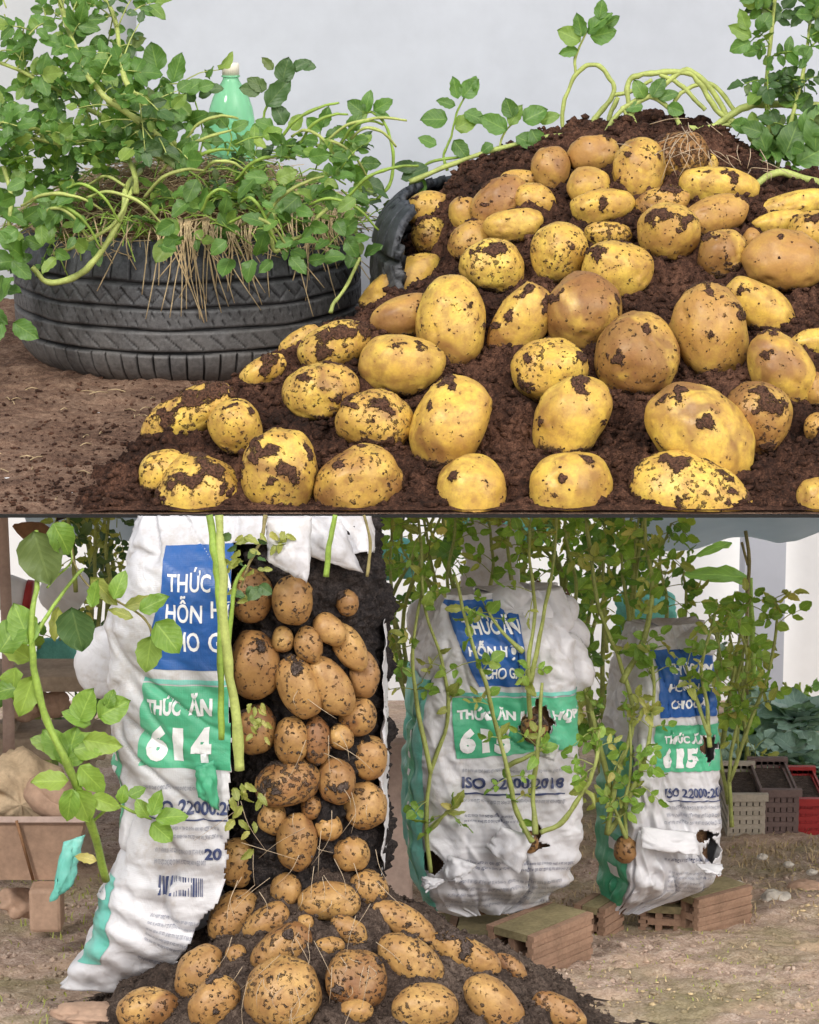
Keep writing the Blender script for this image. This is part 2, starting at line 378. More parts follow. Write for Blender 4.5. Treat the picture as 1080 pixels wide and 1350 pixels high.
# walls behind the upper garden
mb = MB(); xl = (184-540)/F*5.75
mb.box(((xl+1.6)/2, 1.58, (deck(1.55)+1.50)/2), (1.6-xl, .05, 1.50-deck(1.55)+.02)); tag(mb.build('pale_grey_wall', M['wall'], origin=(.5, 1.58, .7), smooth=False), 'smooth pale blue grey wall behind the potato mound', 'wall')
mb = MB(); mb.box(((xl-1.5)/2, 1.66, (deck(1.6)+1.50)/2), (1.5+xl, .04, 1.50-deck(1.6)+.02)); tag(mb.build('far_white_wall', M['wall4'], origin=(-1, 1.66, .7), smooth=False), 'whitish wall set back behind the leafy plants at the left', 'wall')

# ------------------------------------------------------------------ tyres
def tyre_mesh():
    NA, NW = 1080, 72; Rr, W_ = .295, .235
    prof = []
    for k in range(NW):                                         # tread, bottom to top
        s = k/(NW-1)*2-1; z = W_/2*(1+s); r = Rr-.030*abs(s)**5-.006*s*s
        prof.append((r, z))
    prof = np.array(prof); a = np.arange(NA)/NA*2*math.pi
    A, K = np.meshgrid(a, np.arange(NW)); r = prof[:, 0][K]; z = prof[:, 1][K]; h = z/W_
    g = np.zeros_like(r)
    hw = h+.004*np.sin(A*9)
    for c, wd in ((.235, .016), (.40, .013), (.555, .013), (.73, .018)): g = np.maximum(g, sst(wd, wd*.45, np.abs(hw-c)))
    def cuts(n, ph, sk, wd, h0, h1, bend=0):
        q = (A*n/(2*math.pi)+ph+sk*(h-h0)/(h1-h0)+bend*((h-h0)/(h1-h0))**2+.04*vn(A*5, 0, 0, 3)) % 1
        return sst(wd, wd*.4, np.minimum(q, 1-q))*((h > h0) & (h < h1))
    g = np.maximum(g, .9*cuts(66, 0, .06, .07, 0, .215))
    g = np.maximum(g, .55*cuts(52, .2, .75, .05, .26, .36))
    g = np.maximum(g, .55*cuts(104, .4, .35, .05, .425, .475)); g = np.maximum(g, .55*cuts(104, .9, .35, .05, .49, .535))
    g = np.maximum(g, .7*cuts(60, .1, .8, .07, .59, .70)); g = np.maximum(g, .5*cuts(60, .1, -.5, .04, .59, .66))
    g = np.maximum(g, .85*cuts(54, .3, -.15, .06, .75, 1.0, .4))
    r = r-.0085*g+.0006*fbm(np.cos(A)*20, np.sin(A)*20, z*60, 4)
    V = np.stack([r*np.cos(A), r*np.sin(A), z], -1)
    me = mesh('tread', V, gridf(NA, NW, True), M['tyre'])
    at = me.attributes.new('groove', 'FLOAT', 'POINT'); at.data.foreach_set('value', g.ravel().astype(np.float32))
    # side walls
    NS = 160; a = np.arange(NS)/NS*2*math.pi; pr = [(Rr-.036, .0005), (Rr-.06, -.0), (Rr-.09, .006), (Rr-.11, .014), (Rr-.12, .03), (Rr-.10, .05), (Rr-.045, .05), (Rr-.045, W_-.05), (Rr-.10, W_-.05), (Rr-.12, W_-.03), (Rr-.11, W_-.014), (Rr-.09, W_-.006), (Rr-.06, W_), (Rr-.036, W_-.0005)]
    V = [[r_*math.cos(x), r_*math.sin(x), z_] for r_, z_ in pr for x in a]
    me2 = mesh('sidewall', V, gridf(NS, len(pr), True), M['tyre'])
    at = me2.attributes.new('groove', 'FLOAT', 'POINT')
    return me, me2
TM = tyre_mesh()
def tyre(x, y, s, rz, label):
    t = thing('tyre', label, 'tyre', (x, y, deck(y)+.004), 'old tyres used as planters'); t.scale = (s, s, 1.02 if s < 1.1 else 1.42); t.rotation_euler = (math.atan(DS), 0, 0)
    a = obj('tread', TM[0], t); a.rotation_euler.z = rz; obj('sidewall', TM[1], t); return t
T1 = (P(249, 400, 5.34)[0], 1.14, .305); T2 = (.325, .93, .392)
tyre(T1[0], T1[1], 1.035, .3, 'worn black tyre planter with full tread showing, leaves and straw hanging over it')
def cut_tyre(x, y, s, label):
    t = thing('tyre', label, 'tyre', (x, y, deck(y)+.004), 'old tyres used as planters'); t.rotation_euler = (math.atan(DS), 0, 0); t.scale = (s, s, 1.32)
    me = TM[0].copy(); bm = bmesh.new(); bm.from_mesh(me)
    bmesh.ops.delete(bm, geom=[f for f in bm.faces if 217-15*f.calc_center_median().z/.235 < (math.degrees(math.atan2(f.calc_center_median().y, f.calc_center_median().x)) % 360) < 345], context='FACES')
    bm.to_mesh(me); bm.free(); a = obj('tread', me, t); sm = a.modifiers.new('t', 'SOLIDIFY'); sm.thickness = .010; return t
cut_tyre(T2[0], T2[1], 1.33, 'black tyre almost buried by the spilled soil mound and its potatoes')

# ------------------------------------------------------------------ soil mound of the upper garden
PK_Y = [0, .03, .12, .3, .5, .68, .86, 1.0, 1.1, 1.22, 1.34, 1.5]
PK_H = [.0, .012, .050, .140, .232, .308, .372, .412, .418, .38, .25, .0]
PX_X = [-.5, -.1, .03, .12, .25, .38, .5, .62, .72, .8, 1.05]
PX_H = [.72, .74, .78, .84, .93, 1.0, .99, .95, .93, .8, .1]
XL_Y = [0, .15, .3, .45, .6, .72, .8, .9, 1.6]
XL_X = [-.49, -.47, -.435, -.37, -.27, -.17, -.06, .0, .05]
def mound_h(x, y):
    x, y = np.asarray(x, float), np.asarray(y, float)
    k = sst(.25, .9, y); H = np.interp(y, PK_Y, PK_H)*(1-k+k*np.interp(x, PX_X, PX_H))
    H = H*np.where(x > .72, sst(1.1, .72, x), 1)
    ramp_ = (x-np.interp(y, XL_Y, XL_X))*.72+.0
    k = .05; hh = np.clip(.5+.5*(ramp_-H)/k, 0, 1); sp = ramp_*(1-hh)+H*hh-k*hh*(1-hh)
    d = np.hypot(x-T2[0], y-T2[1]); ins = d < T2[2]-.03
    spill = np.where(y > T2[1]-.05, -.05, sp)
    spill = np.where((~ins) & (d < T2[2]+.005) & (x < T2[0]-.26) & (y > .60), np.minimum(spill, .15), spill)
    spill = np.where((x < T2[0]-.28) & (y > .62) & (~ins), spill-(y-.62)*1.2, spill)
    rise = H*sst(0, .14, (T2[2]-.02-d))*.35+H*.65+.0
    return np.where(ins, np.maximum(rise, spill), spill)
def hit(px, py, off, surf, D0, D1, n=900):
    D = np.linspace(D0, D1, n); r = np.array([(px-540)/F, 0, 0])+FW-(py-675)/F*UP
    pts = CAM+r*(D/r[1])[:, None]; z = surf(pts[:, 0], pts[:, 1])+off
    b = np.where(pts[:, 2] <= z)[0]; i = b[0] if len(b) else n-1
    return pts[i], D[i]
def surfU(x, y): return deck(y)+np.maximum(mound_h(x, y), 0)

UPPER = [  # px, py, width, height, turn, dirt, browning, blotch, label
(568,276,62,44,0,.45,.2,.2,'yellow potato with soil crumbs at the mound\'s upper left, beside the buried tyre\'s edge'),
(567,309,46,44,20,.75,.3,.3,'small soil-speckled potato just below the one by the buried tyre\'s top edge'),
(613,283,40,44,0,.2,.5,.2,'small tan potato half hidden left of the long brown-skinned one'),
(657,266,80,50,38,.3,.8,.5,'long reddish brown potato leaning up to the right at the mound\'s upper left'),
(680,239,48,28,10,.3,.5,.2,'flat tan potato peeking out above the leaning reddish brown one'),
(706,263,52,40,-20,.4,.3,.3,'yellow potato with a scuffed cheek right of the leaning reddish brown one'),
(680,297,72,42,8,.35,.2,.2,'broad yellow potato lying above the freckled round one'),
(624,316,58,46,28,.5,.6,.5,'mottled pinkish tan potato half behind the freckled round one'),
(653,350,78,66,-10,.6,.0,.2,'round yellow potato thick with freckles, upper left half of the mound'),
(737,333,70,76,0,.62,.0,.2,'round yellow freckled potato with a soil cap, near the mound\'s middle top'),
(530,374,112,52,34,.08,.15,.35,'long smooth yellow potato slanting beside the buried tyre'),
(536,416,85,50,15,.15,.75,.3,'brown streaked potato tucked behind the large upright egg-shaped one'),
(598,425,84,112,0,.35,.05,.25,'large upright egg-shaped yellow potato narrowing downward, centre left'),
(687,424,98,68,55,.35,.25,.7,'tilted oval potato with dark wet streaks down its face'),
(527,481,104,78,-4,.06,.25,.2,'clean plump golden potato lying sideways below the egg-shaped one'),
(437,458,92,56,28,.75,.3,.0,'pale potato partly under soil at the mound\'s left shoulder'),
(398,449,60,30,30,.4,.2,.0,'thin pale potato edge showing against the standing tyre'),
(348,489,62,34,28,.55,.2,.0,'small pale potato edge just below the standing tyre, left slope'),
(420,518,92,74,10,.6,.35,.1,'pale dusty potato with a soil clod on top, left part of the mound'),
(497,554,98,76,-14,.7,.35,.3,'orange-yellow potato crusted with soil above the streaked front one'),
(593,559,122,94,66,.25,.0,.35,'big smooth yellow potato standing at a slant, front centre'),
(473,634,110,86,24,.55,.45,.8,'brown-orange potato with dark smears at the front edge, third from the left'),
(370,622,94,114,-8,.5,.0,.2,'bright yellow freckled potato standing upright at the front left'),
(620,650,88,98,0,.15,.1,.2,'smooth yellow potato cut off by the front edge, below the big slanted one'),
(262,650,108,100,25,.65,.1,.1,'pale yellow potato with brown soil clods at the front left corner'),
(214,619,66,46,28,.75,.0,.3,'small dirty yellow potato at the far left foot of the mound'),
(310,563,66,70,10,.5,.2,.1,'olive yellow potato half sunk in soil below the standing tyre'),
(248,546,124,56,26,.7,.05,.3,'long yellow potato patched with soil at the left edge of the mound'),
(722,490,94,80,6,.65,.0,.1,'yellow potato with a cluster of soil dots, centre of the mound'),
(752,549,112,84,58,.2,.05,.2,'pale yellow potato leaning right with soil biting its lower end'),
(755,648,110,104,0,.2,.0,.15,'large plain yellow potato cut off by the front edge, right of centre'),
(838,467,100,104,0,.45,.3,.85,'blocky tan potato with long dark brown streaks down its front'),
(773,413,94,100,-10,.3,.55,.75,'large brownish potato with a dark scabby cheek, centre'),
(812,355,88,74,-10,.4,.05,.15,'light yellow potato with a few dark specks above the scabby brown one'),
(936,438,92,120,8,.4,.75,.1,'large dull greyish egg-shaped potato with a soil dot on its top'),
(1001,404,100,56,-36,.2,.05,.2,'long clean yellow potato slanting down right of the greyish egg-shaped one'),
(1031,490,108,72,-54,.15,.0,.6,'yellow potato with brown blotches standing at a slant near the right edge'),
(1000,554,84,92,0,.65,.6,.8,'dirty brown potato tucked behind the biggest bright yellow one'),
(927,573,150,106,-42,.12,.0,.5,'the biggest bright yellow potato, smooth with brown spots, at front right'),
(910,652,168,100,-24,.6,.05,.4,'large yellow potato peppered with black soil, cut off by the front edge at right'),
(1076,655,50,48,0,.3,.1,.1,'sliver of a yellow potato at the right frame edge, lowest of all'),
(1077,450,62,32,10,.2,.2,.0,'pale potato end at the right frame edge beside the tyre wall'),
(1079,513,34,42,0,.4,.6,.3,'tan potato end at the right frame edge, level with the blotched slanting one'),
(1078,562,36,34,0,.5,.7,.3,'pinkish potato end at the right frame edge below the tan one'),
(726,222,46,56,0,.25,.95,.6,'small dark brown round potato at the top left of the heap\'s crest'),
(783,204,64,50,10,.3,.9,.5,'russet potato under the arching stems at the heap\'s crest'),
(843,225,62,82,-5,.4,.4,.4,'upright orange-yellow potato with soil specks at the crest\'s middle'),
(776,248,54,50,0,.25,.5,.3,'tan potato below the russet one and left of the upright orange one'),
(793,273,78,46,8,.2,.1,.3,'clean yellow potato resting under the tan one near the crest'),
(874,268,66,40,10,.65,.5,.6,'flaky dirt-covered potato between the upright orange and the round tan one'),
(879,307,76,70,0,.45,.45,.2,'round dusty tan potato with pale freckles, upper right'),
(893,208,84,62,20,.98,.7,.9,'clod-covered potato wrapped in fine roots under the crest stems'),
(947,246,98,48,-6,.08,.0,.1,'long clean yellow potato lying flat at the upper right'),
(945,284,84,50,18,.3,.8,.5,'pinkish brown potato carrying a tiny red one, upper right'),
(953,334,64,60,0,.45,.4,.5,'small brownish yellow potato left of the largest russet one'),
(1036,343,98,78,-5,.12,.85,.3,'large smooth russet-gold potato at the upper right edge'),
(1048,270,92,34,14,.1,.0,.0,'slim yellow potato pointing left beneath the right-hand stems'),
(1030,293,70,30,8,.1,.0,.0,'short slim greenish yellow potato directly below the slim yellow one'),
(1074,304,66,52,0,.4,.1,.2,'yellow potato at the right edge behind the large russet-gold one'),
(954,290,24,26,0,.1,1.,1.,'tiny dark red potato sitting on the pinkish brown one'),
(991,314,22,24,0,.05,1.,.2,'tiny orange-red potato beside the large russet-gold one'),
(802,310,58,34,-5,.85,.1,.1,'yellow potato nearly buried in crumbs above the light yellow speckled one'),
(925,216,44,28,0,.3,.1,.0,'pale potato end peeping out behind the long clean yellow one'),
]
POTS = []
def potato_mesh(c, w_, h_, d_, ang, dirt, seed, m, sub, clampf=None, face=None, updir=1.0, foot=.8):
    v, f = ICO[sub]; s = seed*7.3
    n = fbm(v[:, 0]*1.1+s, v[:, 1]*1.1, v[:, 2]*1.1, 21, 2)*.085+fbm(v[:, 0]*3+s, v[:, 1]*3, v[:, 2]*3, 25, 2)*.018
    egg = 1+.16*(vn(s, .5, .5, 3))*v[:, 2]+.15*vn(s, 2.5, .5, 3)*v[:, 0]
    q = np.sign(v)*np.abs(v)**.94
    p = q*(1+n)[:, None]*np.stack([egg, egg, np.ones(len(v))], 1)
    for k in range(3):                                          # eyes
        e = RNG.standard_normal(3); e[1] = -abs(e[1]); e /= np.linalg.norm(e)
        p *= (1-.05*np.exp(-((v-e)**2).sum(1)/.012))[:, None]
    p = p*np.array([w_/2, d_/2, h_/2])
    a = R(ang); ca, sa = math.cos(a), math.sin(a)
    p = np.stack([p[:, 0]*ca-p[:, 2]*sa, p[:, 1], p[:, 0]*sa+p[:, 2]*ca], 1)
    b = -PITCH*.8; cb, sb = math.cos(b), math.sin(b)
    p = np.stack([p[:, 0], p[:, 1]*cb-p[:, 2]*sb, p[:, 1]*sb+p[:, 2]*cb], 1)
    sz = (w_+h_)/2
    # soil sticks to the upper side and round the foot
    up = p[:, 2]/(h_/2+1e-6)
    q = fbm(p[:, 0]/.03+s, p[:, 1]/.03, p[:, 2]/.03, 31, 4)
    dd_ = dirt*.72; dm = sst(.78-.75*dd_, 1.05-.75*dd_, q*.75+.18*up*updir+.12)
    dm = np.maximum(dm, sst(-.62, -.95, up)*foot)
    nn = p/np.linalg.norm(p, axis=1)[:, None]
    hi = fbm(p[:, 0]*260+s, p[:, 1]*260, p[:, 2]*260, 37, 2)
    p = p+nn*(dm*(.0022+.0022*hi))[:, None]
    if clampf is not None:
        lo = clampf(p[:, 0]+c[0], p[:, 1]+c[1])-c[2]; p[:, 2] = np.maximum(p[:, 2], lo)
        yl = .004-c[1]; p[:, 1] = np.maximum(p[:, 1], yl)
    me = mesh('potato', p, f, m)
    at = me.attributes.new('dirt', 'FLOAT', 'POINT'); at.data.foreach_set('value', dm.astype(np.float32)); return me
def potato(i, spec, surf, D0, D1, m, group, off=.22, sub=5, clampf=None, pos=None, cat='potato', updir=1.0):
    px, py, w_, h_, ang, dirt, tone, blotch, label = spec
    k = 4.6/F; r = min(w_, h_)/2*k
    c, D = hit(px, py, off*r*2, surf, D0, D1) if pos is None else pos
    k = D/F; sc1 = 1.08 if m is M['pot_y'] else 1.10; W, H = w_*k*sc1, h_*k*sc1; dd = min(W, H)*1.02
    if clampf is not None and D < CD+dd/2+.004: D = CD+dd/2+.004; c = P(px, py, D)
    me = potato_mesh(c, W, H, dd, ang, dirt, i+1, m, sub, clampf, updir=updir, foot=.8 if pos is None else 0)
    o = obj('potato', me, None, c); tag(o, label, cat, group); o.color = (dirt, tone, blotch, 1)
    if max(w_, h_) > 34:
        nv = len(me.vertices); co_ = np.empty(nv*3, np.float32); me.vertices.foreach_get('co', co_); co_ = co_.reshape(-1, 3); dv = np.empty(nv, np.float32); me.attributes['dirt'].data.foreach_get('value', dv)
        yy = co_[:, 1] < dd*.15; ids = np.where((dv > .3) & yy)[0]; al = np.where(yy & (co_[:, 2] > -H*.2))[0]
        pick = np.concatenate([RNG.choice(ids, min(len(ids), int(len(ids)*.05*(10242/nv))+1)) if len(ids) else ids[:0], RNG.choice(al, int(4+dirt*26))]).astype(int)
        if len(pick):
            v0, f0 = ICO[1]; sz_ = .0006+.0020*RNG.random(len(pick))**3; V = v0[None]*(1+.35*RNG.standard_normal((len(pick), 12, 1)).clip(-1, 1))*sz_[:, None, None]+co_[pick][:, None]
            tag(obj('clinging_soil', mesh('clinging_soil', V.reshape(-1, 3), (f0[None]+(np.arange(len(pick))*12)[:, None, None]).reshape(-1, 3), M['soil'] if m is M['pot_y'] else M['pilesoil'], False), o), kind='stuff')
    return c, max(W, H)/2, min(W, H)/2, o
for i, s in enumerate(UPPER):
    c, r1, r2, o = potato(i, s, surfU, 4.2, 5.6, M['pot_y'], 'potatoes on the upper soil mound', .32, 5, lambda x, y: deck(y)+.002)
    POTS.append((c[0], c[1], (r1+r2)/2))
def mound_fine(X, Y):
    h = mound_h(X, Y); act = sst(-.03, .01, h); e = sst(0, .05, Y)
    h = h+act*e*(.012*fbm(X*18, Y*18, 0, 61, 2)+.011*fbm(X*55, Y*55, 0, 63, 2)+.007*fbm(X*130, Y*130, 0, 66, 2))
    for cx, cy, r in POTS:
        d = np.hypot(X-cx, Y-cy)/r
        h = h+act*e*.008*np.exp(-((d-1.1)/.16)**2)*vn(X*30, Y*30, 0, 70)-act*e*.016*np.exp(-(d/.7)**4)
    return deck(Y)+np.where(act > 0, h, -.02)+.004
xs = np.linspace(-.50, 1.0, 520); ys = np.linspace(.003, 1.36, 470)
X, Y = np.meshgrid(xs, ys); Z = mound_fine(X, Y)
me = mesh('soil_mound', np.stack([X, Y, Z], -1), gridf(len(xs), len(ys)), M['soil'])
tag(obj('soil_mound', me), 'mound of dark reddish brown soil spilling from the buried tyre', 'soil mound', kind='stuff')
def mpos(n):
    x = RNG.uniform(-.5, .75, n); y = RNG.uniform(.012, 1.15, n); h = mound_h(x, y); k = h > .0; x, y = x[k], y[k]
    return np.stack([x, y, mound_fine(x, y)+.001], 1)
crumbs('soil_crumbs', 17000, mpos, .0015, .009, M['soil'])
def dpos(n):
    x = RNG.uniform(-.75, -.1, n); y = RNG.uniform(.012, 1.0, n); k = RNG.random(n) < np.exp(-y*2.2)*(.25+.75*sst(-.8, -.35, x)); x, y = x[k], y[k]
    return np.stack([x, y, dk(x, y)+.001], 1)
crumbs('scattered_soil', 9000, dpos, .001, .005, M['soil'])
def cpos(cx, cy, D, rx, ry):
    def f(n):
        a = RNG.random(n)*6.28; r = RNG.random(n)**.5
        return np.array([P(cx+rx*r_*math.cos(a_), cy+ry*r_*math.sin(a_), D+RNG.uniform(-.03, .03)) for a_, r_ in zip(a, r)])
    return f

# ------------------------------------------------------------------ leaves and plants
def leaf_mesh(kind, seed, m, narrow=.62):
    rng = random.Random(seed); nr, nc = 8, 6; v = []; uv = []
    curl = rng.uniform(.05, .5); fold = rng.uniform(.1, .35); tw = rng.uniform(-.3, .3)
    for i in range(nr+1):
        t = i/nr; wd = narrow*.5*(math.sin(math.pi*min(1, t**.85*1.0))**.62)*(1-.12*t)+.004
        for j in range(nc+1):
            s = j/nc*2-1; x = s*wd; z = fold*abs(x)-curl*t*t+.05*math.sin(t*9+seed)*abs(s)+tw*s*t*.2+.045*math.sin(j*2.1+i*1.7+seed)*abs(s)+.018*math.sin(i*4.1+j*3.3)
            v.append((x*(1+.10*math.sin(i*3.1+seed)), t*(1-.12*curl), z)); uv.append((s*.5+.5, t))
    f = [(i*(nc+1)+j, i*(nc+1)+j+1, (i+1)*(nc+1)+j+1, (i+1)*(nc+1)+j) for i in range(nr) for j in range(nc)]
    me = mesh('leaf', v, f, m); ul = me.uv_layers.new(name='UVMap')
    for lp in me.loops: ul.data[lp.index].uv = uv[lp.vertex_index]
    return me
LM = {k: [leaf_mesh(k, i*3+1, M[k], .60+.06*(i % 5)) for i in range(6)] for k in ('leaf', 'leaf_dark', 'leaf_bright', 'leaf_olive')}
LM['leaf_olive'] = [leaf_mesh('o', i*3+2, M['leaf_olive'], .42+.06*(i % 4)) for i in range(6)]
LM['leaf_blue'] = [leaf_mesh('b', i*3+5, M['leaf_blue'], .62) for i in range(5)]
LM['banana'] = [leaf_mesh('ba', 4, M['banana'], .26)]
LM['dead'] = [leaf_mesh('d', 9, M['dead'], .6), leaf_mesh('d', 12, M['dead'], .4)]
def frame(d, n):
    d = Vector(d).normalized(); n = Vector(n); x = d.cross(n)
    if x.length < 1e-3: x = Vector((1, 0, 0))
    x.normalize(); z = x.cross(d)
    m = Matrix((x, d, z)).transposed(); return m
def rv(s=1): return Vector([random.gauss(0, s) for _ in range(3)])
class Plant:
    def __init__(s, name, label, cat, base, group=None, stem='stem', cap=300, lname='leaf'):
        s.t = thing(name, label, cat, base, group); s.base = np.array(base); s.stem = stem; s.n = 0; s.cap = cap; s.extra = []; s.lname = lname
    def leaf(s, p, d, n, size, kind='leaf'):
        me = random.choice(LM[kind]); m = frame(d, n); s.n += 1
        if s.n <= s.cap:
            o = obj(s.lname, me, s.t); M4 = Matrix.Translation(Vector(p)-Vector(s.base)) @ m.to_4x4() @ Matrix.Diagonal((size, size, size, 1)); o.matrix_local = M4
        else: s.extra.append((me, np.array(m)*size, np.array(p)-s.base))
    def stalk(s, pts, rad, mat_=None, n=6, name='stem', cr=4):
        c_ = catmull(pts, cr); c_ = c_+np.array([[random.gauss(0, 1)*.10*np.max(rad) for _ in range(3)] for _ in c_])*np.r_[0, np.ones(len(c_)-2), 0][:, None]; r_ = np.interp(np.linspace(0, 1, len(c_)), np.linspace(0, 1, len(np.atleast_1d(rad))), np.atleast_1d(rad))*np.array([random.uniform(.84, 1.16) for _ in c_])
        v, f = tube(c_, r_, max(n, 8), 2); v = np.array(v)-s.base; obj(name, mesh(name, v, f, M[mat_ or s.stem]), s.t)
        return catmull(pts, cr)
    def compound(s, p, d, length, size, pairs=2, kind='leaf', n=None, rad=.0012):
        """petiole with paired leaflets and one at its tip"""
        d = Vector(d).normalized(); n = Vector(n) if n is not None else Vector((0, -.6, 1))+rv(.35)
        p = Vector(p); tip = p+d*length+Vector((0, 0, -length*.12)); mid = (p+tip)/2+Vector((0, 0, length*.08))
        s.pet = getattr(s, 'pet', MB()); s.pet.tube([p, mid, tip], [rad*1.2, rad*.7], 5, 2)
        side = d.cross(n).normalized()
        s.leaf(tip, d+rv(.15), n+rv(.2), size*random.uniform(.95, 1.2), kind)
        for k in range(pairs):
            q = p.lerp(tip, 1-(k+.6)/(pairs+.9)); sz = size*(.9-.15*k)*random.uniform(.8, 1.1)
            for sg in (-1, 1): s.leaf(q, d*.45+side*sg+rv(.15), n+rv(.25), sz, kind)
    def done(s):
        if hasattr(s, 'pet'): tag(s.pet.build('leaf_stalks', M[s.stem], s.t), kind='stuff')
        if s.extra:
            V, Fc, U, k, T = [], [], [], 0, []
            for me, m, p in s.extra:
                v = np.empty(len(me.vertices)*3); me.vertices.foreach_get('co', v); v = v.reshape(-1, 3) @ m.T+p; V.append(v); T.append(np.full(len(v), random.random()))
                f = np.array([q.vertices[:] for q in me.polygons])+k; Fc.append(f); k += len(v)
                u = np.empty(len(me.loops)*2, np.float32); me.uv_layers[0].data.foreach_get('uv', u); U.append(u)
            m2 = mesh('foliage', np.concatenate(V), np.concatenate(Fc), s.extra[0][0].materials[0]); ul = m2.uv_layers.new(name='UVMap'); ul.data.foreach_set('uv', np.concatenate(U))
            at = m2.attributes.new('tone', 'FLOAT', 'POINT'); at.data.foreach_set('value', np.concatenate(T).astype(np.float32))
            tag(obj('foliage', m2, s.t), kind='stuff')
def wx_(px, D): return (px-540)/F*D
def pp(lst): return [P(*q) for q in lst]

# straw filled top of the standing tyre
def st_h(X, Y):
    d = np.hypot(X-T1[0], Y-T1[1])/T1[2]
    return deck(Y)+.245+.085*sst(1.05, .2, d)+.012*fbm(X*12, Y*12, 0, 81)-.02*sst(.85, 1.0, d)
def disc(name, cx, cy, R_, hf, m, n=70, k=100):
    r = np.linspace(.001, R_, n); a = np.arange(k)/k*2*math.pi; A, Q = np.meshgrid(a, r)
    X = cx+Q*np.cos(A); Y = cy+Q*np.sin(A); return mesh(name, np.stack([X, Y, hf(X, Y)], -1), gridf(k, n, True), m)
tag(obj('tyre_soil', disc('tyre_soil', T1[0], T1[1], T1[2]*.93, lambda x, y: st_h(x, y)-.012, M['rootsoil'])), 'soil and dead stems heaped in the standing tyre', 'soil', kind='stuff')
mb = MB()
for i in range(1500):
    a, r = random.random()*6.28, T1[2]*math.sqrt(random.random())*1.02
    x, y = T1[0]+r*math.cos(a), T1[1]+r*math.sin(a)*.98; z = float(st_h(x, y))+random.uniform(-.004, .018)
    l = random.uniform(.03, .11); g = random.gauss(math.pi*.5 if y < T1[1] else 0, .9) if random.random() < .5 else random.random()*6.28
    if y < T1[1]-.1 and random.random() < .5: dz = -.35
    else: dz = random.gauss(0, .2)
    d = np.array([math.cos(g), -abs(math.sin(g)), dz])*l/2
    mb.tube([np.array([x, y, z])-d, np.array([x, y, z+random.uniform(-.004, .012)]), np.array([x, y, z])+d], [.0011, .0007], 3, 2)
for i in range(125):                                            # strands hanging down over the tread
    px = random.choice((random.uniform(60, 470), random.gauss(255, 25), random.gauss(420, 22), random.gauss(300, 40))); p0 = np.array([P(px, 300, 5.1)[0], 0, 0]); dx = p0[0]-T1[0]
    if abs(dx) > T1[2]*.93: continue
    y = T1[1]-math.sqrt(T1[2]**2-dx*dx)*1.0; z0 = deck(y)+.262; ln = random.uniform(.02, .15)*random.choice((.5, 1, 1)); a = random.gauss(0, .35)
    mb.tube([(p0[0]-.03*a, y+.05, z0+.02), (p0[0], y-.006, z0), (p0[0]+ln*.5*a, y-.012, z0-ln*.5), (p0[0]+ln*a+random.gauss(0, .008), y-.012, z0-ln)], [.0015, .0009], 4, 3)
tag(mb.build('straw_mulch', M['straw']), 'dry straw and dead stems covering the standing tyre', 'straw', kind='stuff')
mb = MB()
for i in range(70):
    x, y = random.uniform(-.7, .0), random.uniform(.02, .8); 
    if mound_h(x, y) > -.005: continue
    z = float(dk(np.array(x), np.array(y)))+.003; a = random.random()*6.28; l = random.uniform(.01, .035); mb.tube([(x, y, z), (x+l*math.cos(a)*.5, y+l*math.sin(a)*.5, z+.003), (x+l*math.cos(a), y+l*math.sin(a), z)], [.0009], 3, 2)
tag(mb.build('loose_straw', M['straw']), 'scattered bits of straw on the upper ground', 'straw', kind='stuff')

# bottle
bc = P(305, 165, 5.42); bz = bc[2]-.10; k = 5.42/F
pr = [(0, -.0), (26, 0), (30, 4), (31, 20), (31.5, 112), (31, 128), (28.5, 144), (24, 158), (18, 170), (12.5, 178), (10.5, 182), (10.3, 184), (12.5, 185), (12.5, 186.5), (10, 187), (10, 190)]
sc_ = k; tz = (P(305, 96, 5.42)[2]); b0 = tz-190*sc_
NB = 40; V = [(bc[0]+r*sc_*math.cos(q*2*math.pi/NB), bc[1]+r*sc_*math.sin(q*2*math.pi/NB), b0+h*sc_) for r, h in pr for q in range(NB)]
bt = thing('bottle', 'green plastic bottle with cream cap standing upside among the leaves on the standing tyre', 'bottle', (bc[0], bc[1], b0))
bt['label'] = 'green plastic bottle with cream cap standing among the leaves on the tyre'
obj('bottle_body', mesh('bottle_body', np.array(V)-np.array([bc[0], bc[1], b0]), gridf(NB, len(pr), True), M['pet']), bt)
pr = [(10.5, 187), (10.9, 187), (11, 201), (10, 203), (0, 203)]; V = []
for r, h in pr:
    for q in range(48): rr = r+(.35 if q % 2 and 1 < r < 12.9 and h < 202 else 0); V.append((rr*sc_*math.cos(q*2*math.pi/48), rr*sc_*math.sin(q*2*math.pi/48), h*sc_))
obj('bottle_cap', mesh('bottle_cap', V, gridf(48, len(pr), True), M['cap']), bt)

